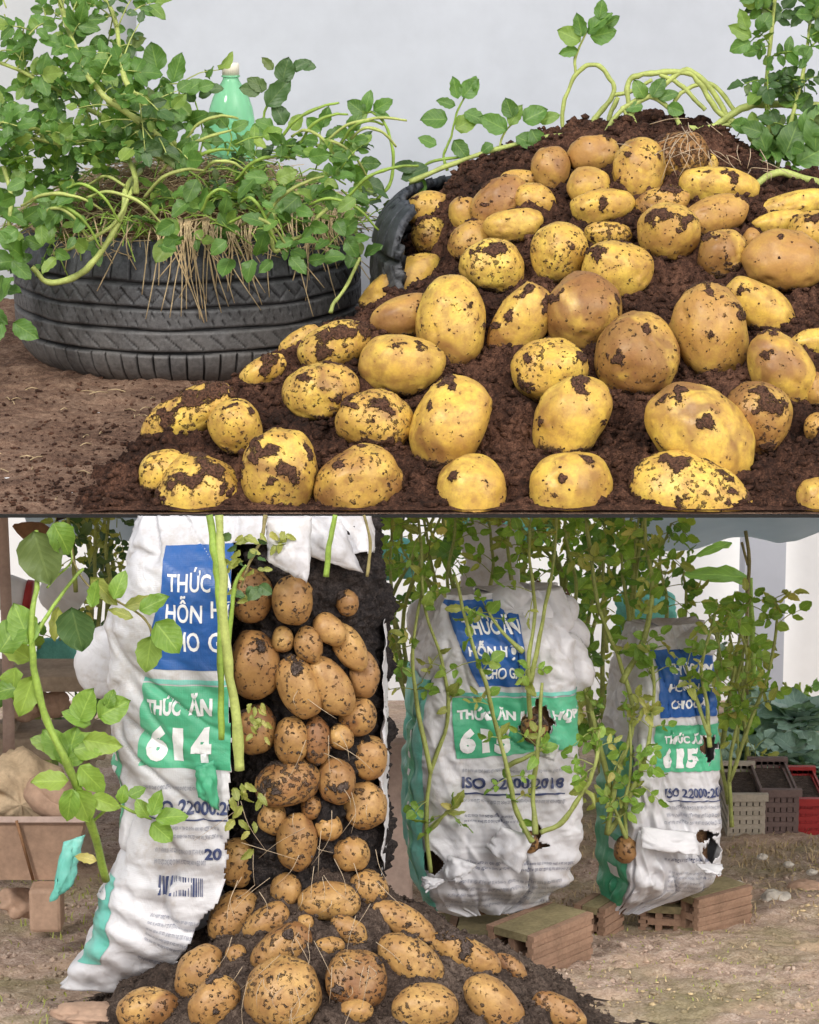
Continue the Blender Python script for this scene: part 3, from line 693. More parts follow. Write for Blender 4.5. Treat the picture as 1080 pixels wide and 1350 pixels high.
# tall plant at upper left
pl = Plant('potato_plant', 'tall dense potato plant with blue-green leaves leaning over the tyre at upper left', 'plant', tuple(P(230, 215, 5.2)), 'potato plants growing from the tyres', 'stem_y', 300)
for pts, rd in (([(236, 205, 5.1), (215, 185, 5.03), (170, 150, 5.0), (125, 115, 5.0), (95, 50, 5.1), (70, -25, 5.2)], [.0072, .004]),
                ([(240, 205, 5.1), (205, 155, 5.03), (165, 105, 5.02), (150, 20, 5.15), (120, -30, 5.2)], [.0055, .003]),
                ([(225, 205, 5.2), (180, 175, 5.15), (110, 140, 5.1), (40, 100, 5.08), (-30, 70, 5.1)], [.005, .003]),
                ([(215, 210, 5.15), (150, 185, 5.08), (80, 190, 5.05), (10, 170, 5.02), (-40, 160, 5.0)], [.004, .0025]),
                ([(225, 205, 5.2), (232, 165, 5.22), (238, 110, 5.2)], [.003, .0015])):
    path = pl.stalk(pp(pts), rd, 'stem_y')
    for q in path[3:]:
        for _ in range(random.choice((1, 2))):
            d = Vector((random.uniform(-1, 1), random.uniform(-.9, .5), random.uniform(-.5, .9)))
            pl.compound(q, d, random.uniform(.03, .085), random.uniform(.022, .042), random.choice((1, 2, 2)), random.choice(('leaf', 'leaf', 'leaf', 'leaf_dark')), Vector((0, -1, .5))+rv(.5))
for _ in range(50):
    px, py = random.uniform(-15, 195), random.uniform(-12, 215)
    if px+py*.0 > 175 and py < 60: continue
    q = P(px, py, random.uniform(5.03, 5.35)); pl.compound(q, rv(), .05, random.uniform(.024, .042), 2, random.choice(('leaf', 'leaf_dark')), Vector((0, -1, .4))+rv(.5))
for px, py, an, sz in ((208, 80, .2, 36), (228, 95, -.3, 38), (190, 85, .8, 34), (245, 108, -.9, 26), (262, 102, -1.3, 20)):
    q = P(px, py+14, 5.18); pl.leaf(q, (-math.sin(an), -.1, math.cos(an)), (0, -1, .3), sz*5.18/F*1.1, 'leaf')
pl.done()
# creeping leaves over the tyre
pl = Plant('potato_plant', 'tangled low potato foliage spilling over the standing tyre\'s rim', 'plant', (T1[0], T1[1], deck(T1[1])+.26), 'potato plants growing from the tyres')
def over(px, py): # a point on the heap at this pixel
    return hit(px, py, .012, lambda x, y: np.where(np.hypot(x-T1[0], y-T1[1]) < T1[2]+.03, st_h(x, y), -9), 4.95, 5.75)
for _ in range(120):
    px, py = random.uniform(5, 480), random.uniform(190, 322)
    if 110 < px < 260 and py > 215 and random.random() < .6: continue
    q, D = over(px, py)
    if D > 5.7: q = P(px, py, random.uniform(5.0, 5.2))
    d = Vector((random.uniform(-1, 1), random.uniform(-.8, .2), random.uniform(-.3, .6)))
    pl.compound(Vector(q)+Vector((0, 0, .005)), d, random.uniform(.03, .06), random.uniform(.018, .034), random.choice((1, 2)), random.choice(('leaf', 'leaf', 'leaf_bright', 'leaf_dark')), Vector((0, -.8, .8))+rv(.5))
for _ in range(170):
    px, py = random.uniform(0, 490), random.uniform(180, 340)
    if 100 < px < 300 and py > 215 and random.random() < .6: continue
    q, D = over(px, py)
    if D > 5.7: q = P(px, py, random.uniform(5.0, 5.15))
    pl.leaf(Vector(q)+Vector((0, -.01, random.uniform(0, .02))), (random.uniform(-1, 1), -.5, random.uniform(-.8, .6)), Vector((0, -1, .7))+rv(.5), random.uniform(.018, .04), random.choice(('leaf', 'leaf_bright', 'leaf', 'leaf_dark')))
for _ in range(95):
    px = random.choice((random.uniform(-10, 120), random.uniform(200, 490), random.uniform(330, 480))); py = random.uniform(235, 345); q = P(px, py, random.uniform(4.90, 4.98))
    pl.leaf(q, (random.uniform(-1, 1), -.3, random.uniform(-.8, .6)), Vector((0, -1, .6))+rv(.5), random.uniform(.022, .046), random.choice(('leaf', 'leaf_bright', 'leaf', 'leaf_bright', 'leaf_dark')))
for _ in range(26):
    px, py = random.uniform(-15, 22), random.uniform(250, 440); pl.leaf(P(px, py, random.uniform(4.95, 5.1)), (random.uniform(-1, 1), -.3, random.uniform(-.9, .3)), Vector((0, -1, .6))+rv(.5), random.uniform(.03, .05), random.choice(('leaf', 'leaf_bright')))
for _ in range(150):                                             # thin runners
    px, py = random.uniform(10, 470), random.uniform(190, 320); q = Vector(over(px, py)[0]); 
    if q.y > 1.45: continue
    d = Vector((random.gauss(0, 1), -.3, random.gauss(0, .35))).normalized()*random.uniform(.03, .08)
    pl.pet.tube([q-d, q+Vector((0, -.01, random.uniform(.01, .04))), q+d+Vector((0, 0, -.01))], [.0016, .0011], 5, 3)
for pts, rd in (([(185, 225, 5.12), (168, 245, 5.02), (160, 285, 4.99), (135, 330, 4.98), (105, 362, 4.98), (65, 372, 4.98), (42, 352, 4.98)], [.0042, .0052, .006, .0045]),
                ([(175, 240, 5.08), (172, 255, 5.0), (150, 295, 4.98), (110, 320, 4.98), (70, 335, 4.98)], [.003, .0035]),
                ([(470, 288, 5.12), (440, 262, 5.05), (400, 253, 5.0), (368, 270, 4.97), (358, 300, 4.96), (362, 330, 4.96), (378, 322, 4.97)], [.003, .0045, .0045, .003]),
                ([(450, 265, 5.1), (425, 280, 5.02), (400, 310, 4.98), (370, 318, 4.97)], [.003, .0035]),
                ([(475, 340, 5.02), (455, 380, 4.98), (440, 400, 4.97), (436, 412, 4.96)], [.0028, .0035]),
                ([(165, 200, 5.1), (178, 230, 5.0), (180, 255, 5.0)], [.004, .005]),
                ([(115, 245, 5.05), (140, 232, 5.02), (165, 245, 5.0)], [.002, .003]),
                ([(20, 340, 5.0), (12, 300, 5.0), (15, 260, 5.02), (5, 220, 5.05)], [.004, .0035])):
    pl.stalk(pp(pts), rd, 'stem_y')
for _ in range(26):
    x0, y0 = random.uniform(10, 470), random.uniform(170, 300); a = random.uniform(-.6, .9)*random.choice((1, -1)); l = random.uniform(50, 130); D = 4.93 if y0 > 240 else 5.05
    pl.stalk(pp([(x0, y0, D), (x0+l*.3*math.cos(a), y0-l*.25*math.sin(a)-14, D-.02), (x0+l*.7*math.cos(a), y0-l*.6*math.sin(a)-8, D-.02), (x0+l*math.cos(a), y0-l*math.sin(a)+12, D)]), [.0022, .003, .0018], random.choice(('stem_y', 'stem', 'stem_o')))
pl.done()
# single sprouts
def sprout(label, stems, leaves, D, mat_='stem', kind='leaf', group='potato plants growing from the tyres'):
    pl = Plant('potato_sprout', label, 'plant', tuple(P(stems[0][0][0], stems[0][0][1], D)), group)
    for s in stems: pl.stalk([P(x, y, D+(z if z else 0)) for x, y, z in s[0:-1]], s[-1], mat_)
    for l in leaves:
        px, py, an, sz = l[:4]; kd = l[4] if len(l) > 4 else kind
        q = P(px, py, D-.005); a = R(an); pl.leaf(q, (math.sin(a), -.15, math.cos(a)), Vector((0, -1, .35))+rv(.2), sz*D/F, kd)
    pl.done(); return pl
sprout('loose leaves nodding in front of the green bottle\'s foot', [[(262, 210, 0), (268, 180, 0), (262, 150, 0), (255, 125, 0), (.002, .0012)], [(300, 205, 0), (305, 180, 0), (296, 160, 0), (.0018, .001)]],
       [(266, 160, -60, 26), (268, 165, 50, 28), (256, 135, -30, 24, 'leaf_dark'), (262, 128, 60, 22, 'leaf_dark'), (275, 118, 80, 20, 'leaf_dark'), (300, 168, -40, 26), (305, 172, 60, 26), (290, 182, -80, 26), (320, 186, 70, 28), (335, 180, 30, 24), (280, 190, -20, 26)], 5.22)
sprout('dark-leaved sprout standing right of the green bottle', [[(345, 182, 0), (347, 160, 0), (352, 140, 0), (375, 95, 0), (.0028, .0015)]],
       [(352, 140, 40, 50, 'leaf_dark'), (352, 118, -60, 30, 'leaf_dark'), (372, 108, 15, 34, 'leaf_dark'), (385, 92, 60, 28, 'leaf_dark'), (360, 92, -40, 22, 'leaf_dark'), (395, 86, 90, 22, 'leaf_dark'), (375, 165, -20, 32, 'leaf_dark'), (385, 172, 30, 26), (345, 120, -80, 30, 'leaf_dark')], 5.25)
sprout('small two-leaved sprout between the bottle and the hooked stem', [[(425, 205, 0), (422, 180, 0), (425, 160, 0), (.0018, .001)]],
       [(424, 168, 20, 30), (424, 172, -50, 26), (430, 180, 70, 30), (420, 186, -80, 22), (425, 195, 40, 24), (432, 202, 110, 30)], 5.2)
sprout('sprout with a tall hooked pale stem at the right of the standing tyre', [[(498, 262, 0), (515, 240, 0), (518, 200, 0), (508, 165, 0), (490, 148, 0), (475, 155, 0), (470, 172, 0), (.0032, .002)], [(498, 262, 0), (470, 265, 0), (450, 250, 0), (.002, .002)]],
       [(480, 150, -50, 28), (482, 148, 10, 30), (492, 146, 60, 30), (485, 150, -110, 24), (495, 150, 100, 20), (470, 200, 30, 34, 'leaf_dark'), (465, 205, -60, 30), (475, 215, 90, 28), (460, 225, -20, 30), (480, 240, 110, 30, 'leaf_dark')], 5.15)
# sprouts behind the mound
DM = 5.36
G2 = 'potato stems sprouting from the mound'
sprout('round-leaved sprout at the left shoulder of the mound', [[(590, 225, 0), (585, 205, 0), (595, 180, 0), (602, 150, 0), (618, 118, 0), (.0028, .0015)], [(640, 205, 0), (600, 208, 0), (565, 215, 0), (545, 235, 0), (.003, .002)]],
       [(603, 130, -10, 30), (610, 128, 40, 32), (600, 140, -70, 26), (590, 158, -85, 36), (600, 170, 60, 34), (612, 148, 110, 32), (598, 185, 140, 32), (575, 192, -60, 26), (618, 122, 20, 24), (565, 220, -110, 40, 'leaf_dark'), (550, 222, -80, 32, 'leaf_dark'), (560, 235, -140, 36)], DM-.1, 'stem', 'leaf', G2)
sprout('leafy sprout with a long horizontal stem left of the arching stems', [[(540, 240, 0), (600, 215, 0), (660, 195, 0), (740, 178, 0), (790, 182, 0), (.0045, .0035)], [(655, 225, 0), (657, 205, 0), (665, 175, 0), (690, 150, 0), (.0025, .0015)]],
       [(668, 172, -60, 40), (672, 165, 30, 32), (690, 160, 60, 36), (680, 180, 110, 36), (700, 170, 150, 36), (676, 155, -20, 28), (710, 160, 70, 30), (650, 190, -120, 20), (645, 265, 10, 46, 'leaf_dark')], DM-.12, 'stem_y', 'leaf', G2)
sprout('tall sprout with a leaf cluster above the arching stem at the mound\'s top', [[(757, 188, 0), (742, 165, 0), (745, 130, 0), (762, 95, 0), (785, 85, 0), (805, 105, 0), (808, 125, 0), (790, 150, 0), (770, 175, 0), (.0032, .005)], [(760, 100, 0), (758, 80, 0), (765, 60, 0), (775, 40, 0), (.003, .0016)], [(808, 125, 0), (835, 120, 0), (860, 105, 0), (.004, .003)], [(800, 175, 0), (805, 150, 0), (815, 128, 0), (.004, .004)]],
       [(765, 55, -60, 34), (768, 48, -15, 32), (775, 45, 40, 42), (778, 48, 80, 36), (762, 66, -100, 26), (790, 25, 10, 26), (795, 35, 60, 26)], DM-.06, 'stem_y', 'leaf', G2)
sprout('arching yellow-green stems crossing over the mound\'s crest', [[(845, 178, 0), (832, 150, 0), (828, 110, 0), (848, 98, 0), (885, 95, 0), (915, 100, 0), (935, 130, 0), (950, 150, 0), (985, 172, 0), (995, 200, 0), (985, 215, 0), (.0045, .0055)], [(870, 98, 0), (895, 110, 0), (915, 130, 0), (930, 145, 0), (.004, .004)], [(880, 170, 0), (930, 170, 0), (955, 158, 0), (985, 140, 0), (1030, 138, 0), (1090, 140, 0), (.0055, .0075)], [(820, 185, 0), (838, 140, 0), (870, 118, 0), (905, 92, 0), (940, 120, 0), (965, 168, 0), (.005, .0045)], [(900, 175, 0), (888, 140, 0), (905, 118, 0), (940, 112, 0), (972, 150, 0), (.004, .004)], [(790, 190, 0), (815, 150, 0), (850, 128, 0), (880, 140, 0), (900, 172, 0), (.0042, .004)], [(930, 180, 0), (950, 165, 0), (1000, 170, 0), (1040, 195, 0), (.0045, .005)], [(843, 180, 0), (830, 160, 0), (820, 140, 0), (.004, .003)]],
       [(850, 130, -30, 28), (860, 128, 30, 30), (868, 130, 70, 28), (848, 140, -90, 24), (880, 140, 110, 24)], DM-.14, 'stem_y', 'leaf', G2)
pl = Plant('potato_plant', 'tall leafy potato plant at the top right corner beside the mound', 'plant', tuple(P(1020, 235, 5.2)), G2)
for pts, rd in (([(1020, 235, 5.2), (1015, 180, 5.2), (1010, 120, 5.2), (1015, 60, 5.2), (1025, -30, 5.2)], [.005, .003]), ([(1020, 235, 5.2), (1040, 170, 5.18), (1060, 90, 5.18), (1070, 10, 5.2)], [.004, .0025])):
    path = pl.stalk(pp(pts), rd, 'stem_y')
    for q in path[2:]:
        for _ in range(2): pl.compound(q, Vector((random.uniform(-1, 1), random.uniform(-.8, .3), random.uniform(-.4, .8))), random.uniform(.02, .05), random.uniform(.022, .036), random.choice((1, 2)), random.choice(('leaf', 'leaf', 'leaf_dark')), Vector((0, -1, .5))+rv(.45))
for px, py, an, sz in ((990, 50, -60, 34), (985, 40, -20, 30), (1000, 42, 30, 30), (990, 55, -110, 30), (1010, 200, -20, 44), (1035, 205, 20, 50), (1060, 180, 30, 50), (1050, 215, 60, 50), (1075, 200, 0, 60), (1005, 175, -70, 30)):
    a = R(an); pl.leaf(P(px, py, 5.15), (math.sin(a), -.1, math.cos(a)), (0, -1, .3), sz*5.15/F, 'leaf')
pl.stalk(pp([(975, 275, 5.0), (995, 245, 5.0), (1030, 228, 5.02), (1090, 245, 5.05)]), [.005, .007], 'stem_y')
pl.done()
mb = MB()
for i in range(34):
    x, y = (random.uniform(845, 945), random.uniform(160, 205)) if i < 22 else (random.uniform(950, 1010), random.uniform(190, 230)); a = random.gauss(1.2, .9); l = random.uniform(15, 55)
    D = 5.0; mb.tube(pp([(x, y, D), (x+l*.5*math.cos(a)+random.gauss(0, 5), y+l*.5*math.sin(a), D-.03), (x+l*math.cos(a)+random.gauss(0, 6), y+l*math.sin(a)+6, D-.03)]), [.0008, .0004], 4, 4)
tag(mb.build('fine_roots', M['root']), 'tangle of fine pale roots on the mound\'s crest', 'roots', kind='stuff')

# ================================================================== LOWER GARDEN
def zmax(y): return 1.5-math.tan(PITCH+.0012)*(y+CD)             # nothing in front of the terrace rises above its edge
def supers(pw, n=720):
    th = np.linspace(-math.pi, math.pi, 20001); x = np.sign(np.sin(th))*np.abs(np.sin(th))**pw; y = -np.sign(np.cos(th))*np.abs(np.cos(th))**pw
    s = np.concatenate([[0], np.cumsum(np.hypot(np.diff(x), np.diff(y)))]); u = np.linspace(0, s[-1], n+1)
    return np.interp(u, s, x), np.interp(u, s, y)
class Bag:
    def __init__(b, zk, lk, rk, D, bd, yaw, pw, seed, wr=1.0, zcap=False):
        """zk: photo rows of the outline, lk / rk: its left and right photo columns there (top to bottom)"""
        b.D, b.bd, b.yaw, b.seed, b.wr, b.zcap = D, bd, R(yaw), seed, wr, zcap
        b.zs = np.array([P(540, q, D)[2] for q in zk])[::-1]; k = D/F
        b.xl = np.array([(q-540)*k for q in lk])[::-1]; b.xr = np.array([(q-540)*k for q in rk])[::-1]
        b.z0, b.z1 = b.zs[0], b.zs[-1]; b.H = b.z1-b.z0; b.ux, b.uy = supers(pw)
        b.sq = abs(math.cos(b.yaw))
    def raw(b, u, v, sc=1.0, wrk=True):
        u = np.mod(u, 1); t = u*(len(b.ux)-1); i = np.arange(len(b.ux)); ux = np.interp(t, i, b.ux); uy = np.interp(t, i, b.uy)
        z = b.z0+b.H*v; xl = np.interp(z, b.zs, b.xl); xr = np.interp(z, b.zs, b.xr); cx = (xl+xr)/2; hw = (xr-xl)/2
        dep = b.bd*(.25+.75*np.minimum(sst(-.02, .16, v), sst(1.03, .84, v)))
        ext = abs(math.sin(b.yaw))*dep; a = np.maximum(hw-ext*.8, .01)/b.sq
        s_ = b.seed
        rd = np.ones_like(z)
        if wrk:
            w_ = .0055*fbm(ux*1.2+s_, uy*2+z*0, z*3.5, s_, 1)+.0035*(1-2*np.abs(fbm(ux*1.6, uy*1.5+s_, z*20+ux*4, s_+5, 2)))
            w_ = w_+.0016*fbm(ux*5, uy*5, z*95+ux*6*vn(z*8, s_), s_+9, 2)
            # gather folds near the tied foot and head
            w_ = w_+.0075*sst(.42, .06, v)*np.sin(z*150+ux*7+3*vn(ux*3, z*9, 0, s_))*(.45+.6*vn(ux*4+s_, z*6, 1, 4))-.010*np.exp(-(fbm(ux*1.3+s_, uy, z*9+ux*1.5, s_+3, 2)/.07)**2)*(.3+.7*sst(-.2, .5, vn(ux*2, z*4, 2, s_)))
            w_ = w_+.007*sst(.84, 1.0, v)*fbm(ux*3, uy*4, z*14, s_+2, 2)
            w_ = w_*b.wr
        else: w_ = 0
        x = a*ux*sc; y = dep*uy*sc
        nx, ny = np.sign(ux)*np.abs(ux)**3, np.sign(uy)*np.abs(uy)**3; nl = np.hypot(nx, ny)+1e-6
        x = x+nx/nl*w_; y = y+ny/nl*w_
        c, s = math.cos(b.yaw), math.sin(b.yaw); X = cx+x*c-y*s; Y = (b.D-CD+b.bd)+x*s+y*c
        if b.zcap: z = np.minimum(z, zmax(Y)-.0005)
        return np.stack([X, Y, z], -1)
    def S(b, u, v, off=0., sc=1.0):
        p = b.raw(u, v, sc)
        if off:
            e = 1.5e-3; du = b.raw(u+e, v, sc)-b.raw(u-e, v, sc); dv = b.raw(u, v+e*2, sc)-b.raw(u, v-e*2, sc)
            n = np.cross(du, dv); n /= np.linalg.norm(n, axis=-1)[..., None]+1e-12; p = p+n*off
        return p
    def uf(b, f):                                               # front fraction (-1..1) to perimeter parameter
        i = np.arange(len(b.ux)); m = (b.uy < 0) & (i > 90) & (i < len(i)-90); fx = b.ux[m]; ii = i[m]; o = np.argsort(fx)
        return np.interp(f, fx[o], ii[o])/(len(b.ux)-1)
    def fv(b, px, py):
        r = np.array([(px-540)/F, 0, 0])+FW-(py-675)/F*UP; v = .5
        z = CAM[2]+r[2]*(b.D/r[1]); v = (z-b.z0)/b.H
        xl, xr = np.interp(z, b.zs, b.xl), np.interp(z, b.zs, b.xr); hw = (xr-xl)/2; dep = b.bd; ext = abs(math.sin(b.yaw))*dep; a = max(hw-ext*.8, .01)/b.sq
        c, s = math.cos(b.yaw), math.sin(b.yaw); fc = np.array([(xl+xr)/2+dep*s, b.D-CD+dep-dep*c]); 
        # ray meets the (turned) front plane
        n = np.array([s, -c]); t = ((fc[0]-CAM[0])*n[0]+(fc[1]-CAM[1])*n[1])/(r[0]*n[0]+r[1]*n[1]); x = CAM+r*t
        f = ((x[0]-fc[0])*c+(x[1]-fc[1])*s)/a; return f, (x[2]-b.z0)/b.H
    def build(b, par, hole, nu=330, nv=190):
        u = np.arange(nu)/nu; v = np.linspace(0, 1, nv); U, V = np.meshgrid(u, v); p = b.S(U, V)
        f = gridf(nu, nv, True); cu = (U.ravel()[f[:, 0]]+.5/nu); cv = V.ravel()[f].mean(1)
        keep = ~hole(cu, cv, b) if hole else np.ones(len(f), bool); f = f[keep]
        # close foot and head
        V3 = p.reshape(-1, 3); n = len(V3); V3 = np.vstack([V3, p[0].mean(0), p[-1].mean(0)-np.array([0, 0, .012])]); caps = [[(i+1) % nu, i, n, n] for i in range(nu)]+[[(nv-1)*nu+i, (nv-1)*nu+(i+1) % nu, n+1, n+1] for i in range(nu)]
        fl = [tuple(q) for q in f.tolist()]+[tuple(q[:3]) for q in caps]
        me = mesh('bag_cloth', V3-np.array(par.location), fl, M['bag']); ul = me.uv_layers.new(name='UVMap')
        UV = np.vstack([np.stack([U.ravel()*1.0, V.ravel()*.7], 1), [[0, 0], [0, 0]]]).astype(np.float32); li = np.empty(len(me.loops), np.int32); me.loops.foreach_get('vertex_index', li); ul.data.foreach_set('uv', UV[li].ravel())
        o = obj('bag_cloth', me, par); sm = o.modifiers.new('thickness', 'SOLIDIFY'); sm.thickness = .0009; sm.offset = -1; return o
    def core(b, par, m, sc=.8, nm='soil_inside'):
        U, V = np.meshgrid(np.arange(140)/140, np.linspace(.0, .96, 90)); p = b.raw(U, V, sc, False); cc = p.mean(1, keepdims=True)
        p = cc+(p-cc)*(1+.02*fbm(p[..., 0]*40, p[..., 1]*40, p[..., 2]*40, 3)[..., None]); V3 = np.vstack([p.reshape(-1, 3), p[-1].mean(0)])-np.array(par.location); n = 140*90
        fl = [tuple(q) for q in gridf(140, 90, True).tolist()]+[(89*140+i, 89*140+(i+1) % 140, n) for i in range(140)]
        return obj(nm, mesh(nm, V3, fl, m), par)
    def mapf(b, quad):                                          # quad: photo corners TL TR BR BL -> function from unit square
        q = [np.array(b.fv(*c)) for c in quad]
        def g(s, t):                                            # t = 0 at the top
            s, t = np.asarray(s)[..., None], np.asarray(t)[..., None]
            r = (q[0]*(1-s)+q[1]*s)*(1-t)+(q[3]*(1-s)+q[2]*s)*t; return r[..., 0], r[..., 1]
        return g
    def put(b, name, par, s, t, faces, g, m, off, hole):
        f_, v_ = g(s, t); f_ = np.clip(f_, -.985, .985); u_ = b.uf(f_); p = b.S(u_, v_, off)
        fl = []
        for q in faces:
            q = list(q)
            if hole is not None and bool(hole(np.array([u_[q].mean()]), np.array([v_[q].mean()]), b)[0]): continue
            fl.append(tuple(q))
        if not fl: return None
        p = p if par is bag1 else b.S(u_, v_, off+.0012); me = mesh(name, p-np.array(par.location), fl, m); ul = me.uv_layers.new(name='UVMap'); UV = np.stack([u_, v_*.7], 1).astype(np.float32)
        li = np.empty(len(me.loops), np.int32); me.loops.foreach_get('vertex_index', li); ul.data.foreach_set('uv', UV[li].ravel())
        return obj(name, me, par)
    def panel(b, name, par, quad, m, hole=None, n=(46, 56), off=.0009):
        S_, T_ = np.meshgrid(np.linspace(0, 1, n[0]), np.linspace(1, 0, n[1])); return b.put(name, par, S_.ravel(), T_.ravel(), gridf(*n).tolist(), b.mapf(quad), M[m], off, hole)
    def text(b, par, body, quad, m, hole=None, off=.0016, bold=.02, name='lettering', maxe=.06):
        v, f = text_mesh(body, bold, maxe); return b.put(name, par, v[:, 0], 1-v[:, 1], f, b.mapf(quad), M[m], off, hole)
    def microtext(b, par, quad, rows, m, hole=None, seed=1, fill=.8, ragged=.25, name='small_print', cw=.016):
        """rows of unreadable tiny print"""
        rg = random.Random(seed); S_, T_, Fc = [], [], []
        for r in range(rows):
            x = 0; end = 1-rg.random()*ragged
            while x < end:
                wl = rg.randint(2, 6)
                for _ in range(wl):
                    if x > end: break
                    h0, h1 = rg.choice(((0, .5), (0, .5), (-.15, .5), (0, .62))); c = cw*.58; k = len(S_)
                    y0, y1 = (r+.18-h0*.2)/rows, (r+.18+h1*fill*1.0)/rows
                    kind = rg.randint(0, 3)
                    rects = [((0, .35), (0, 1)), ((.3, 1), (0, .22))] if kind == 0 else [((0, .3), (0, 1)), ((.68, 1), (0, 1))] if kind == 1 else [((0, 1), (0, .24)), ((0, .3), (.2, 1)), ((.2, 1), (.78, 1))] if kind == 2 else [((.35, .65), (0, 1)), ((0, 1), (.4, .6))]
                    for (a0, a1), (c0, c1) in rects:
                        k = len(S_); S_ += [x+c*a0, x+c*a1, x+c*a1, x+c*a0]; T_ += [y0+(y1-y0)*c1]*2+[y0+(y1-y0)*c0]*2; Fc.append((k, k+1, k+2, k+3))
                    x += cw*.82
                x += cw*.7
        o = b.put(name, par, np.array(S_), np.array(T_), Fc, b.mapf(quad), M[m], .0014, hole); return o
_tc = {}
def text_mesh(body, bold, maxe):
    if (body, bold, maxe) in _tc: return _tc[(body, bold, maxe)]
    c = bpy.data.curves.new('lettering', 'FONT'); c.body = body; c.offset = bold; c.resolution_u = 3; c.align_x = 'LEFT'
    o = bpy.data.objects.new('lettering', c); COL.objects.link(o); bpy.context.view_layer.update()
    me = bpy.data.meshes.new_from_object(o.evaluated_get(bpy.context.evaluated_depsgraph_get()))
    bpy.data.objects.remove(o); bm = bmesh.new(); bm.from_mesh(me); bmesh.ops.triangulate(bm, faces=bm.faces)
    for _ in range(5):
        xs_ = [v.co.x for v in bm.verts]; wd = max(xs_)-min(xs_); lim = maxe*max(.8, 1)
        e = [e for e in bm.edges if e.calc_length() > lim*2.2]
        if not e: break
        bmesh.ops.subdivide_edges(bm, edges=e, cuts=1); bmesh.ops.triangulate(bm, faces=bm.faces)
    bmesh.ops.remove_doubles(bm, verts=bm.verts, dist=1e-4)
    bm.verts.index_update(); v = np.array([x.co[:2] for x in bm.verts]); f = [[x.index for x in q.verts] for q in bm.faces]
    # upward winding
    f = [q if np.cross(np.append(v[q[1]]-v[q[0]], 0), np.append(v[q[2]]-v[q[0]], 0))[2] > 0 else q[::-1] for q in f]
    bm.free(); bpy.data.meshes.remove(me); v = v-v.min(0); v = v/v.max(0); _tc[(body, bold, maxe)] = (v, f); return v, f
def Q(x0, y0, x1, y1): return ((x0, y0), (x1, y0), (x1, y1), (x0, y1))

# ---- front bag, torn open on its right
B1 = Bag([676, 720, 790, 840, 1000, 1090, 1150, 1200, 1260, 1310, 1336], [178, 158, 140, 118, 122, 138, 136, 108, 92, 62, 44], [470, 488, 500, 503, 506, 508, 506, 500, 470, 420, 380], 3.96, .115, 0, .62, 4, 1.0, True)
bag1 = thing('feed_bag', 'large torn-open white feed bag full of potatoes at the front left, reading 614', 'feed bag', (-.23, -.13, float(gnd(-.13))), 'woven feed bags used as planters')
def hole1(u, v, b):
    u = np.mod(u, 1); f = np.interp(u*(len(b.ux)-1), np.arange(len(b.ux)), b.ux); fr = np.interp(u*(len(b.ux)-1), np.arange(len(b.ux)), b.uy) < .2
    z = b.z0+b.H*v; xl = np.interp(z, b.zs, b.xl); xr = np.interp(z, b.zs, b.xr); x = (xl+xr)/2+f*(xr-xl)/2; px = 540+x*F/b.D
    edge = np.interp(z, [P(0, q, b.D)[2] for q in (1350, 1290, 1230, 1180, 1100, 1000, 900, 740)], [185, 205, 245, 282, 292, 296, 292, 300])+5*vn(z*60, 0, 0, 5)
    top = P(0, 725, b.D)[2]+.008*vn(x*60, 1, 0, 5)-np.clip(px-400, 0, 200)*.00025
    return fr & (px > edge) & (px < 503) & (z < top)
B1.build(bag1, hole1, 420, 240)
H1 = hole1
B1.panel('blue_panel', bag1, ((216, 728), (330, 724), (330, 885), (200, 884)), 'bagblue', H1)
B1.text(bag1, 'THỨC', Q(220, 752, 278, 782), 'bagwhite', H1)
B1.text(bag1, 'ĂN', Q(290, 752, 325, 782), 'bagwhite', H1)
B1.text(bag1, 'HỖN', Q(217, 786, 266, 822), 'bagwhite', H1)
B1.text(bag1, 'HỢP', Q(278, 790, 326, 822), 'bagwhite', H1)
B1.text(bag1, 'CHO', Q(216, 834, 264, 860), 'bagwhite', H1)
B1.text(bag1, 'GÀ', Q(276, 828, 312, 860), 'bagwhite', H1)
B1.panel('green_panel', bag1, ((184, 905), (320, 905), (320, 1016), (182, 1014)), 'baggreen', H1)
B1.panel('pale_stripe', bag1, ((184, 897), (320, 897), (320, 903), (184, 903)), 'bagteal', H1, (30, 4))
B1.text(bag1, 'THỨC', Q(192, 918, 238, 944), 'bagwhite', H1, .0018, .05)
B1.text(bag1, 'ĂN', Q(248, 914, 280, 944), 'bagwhite', H1, .0018, .05)
for ch, x in (('6', 192), ('1', 228), ('4', 252)): B1.text(bag1, ch, Q(x, 960, x+(27 if ch != '1' else 14), 1006), 'bagwhite', H1, .0018, .07)
B1.microtext(bag1, Q(190, 1036, 268, 1046), 1, 'baggrey', H1, 3, .9, 0)
B1.text(bag1, 'ISO 22000:2018', Q(200, 1056, 330, 1074), 'bagink', H1, .0016, .03)
B1.panel('ink_line', bag1, Q(196, 1080, 300, 1082), 'bagink', H1, (30, 3), .0012)
B1.microtext(bag1, Q(203, 1088, 296, 1110), 2, 'baggrey', H1, 7)
B1.microtext(bag1, Q(205, 1118, 272, 1146), 2, 'baggrey', H1, 5, .8, .05)
B1.text(bag1, '20', Q(270, 1118, 292, 1134), 'bagink', H1, .0016, .04)
rg = random.Random(5)
S_, T_, Fc = [], [], []; x = 0
while x < 1:
    w_ = rg.choice((.018, .03, .045)); k_ = len(S_); S_ += [x, x+w_, x+w_, x]; T_ += [1, 1, 0, 0]; Fc.append((k_, k_+1, k_+2, k_+3)); x += w_+rg.choice((.02, .03, .045))
B1.put('barcode', bag1, np.array(S_), np.array(T_), Fc, B1.mapf(((210, 1156), (268, 1160), (268, 1184), (210, 1180))), M['bagink'], .0015, H1)
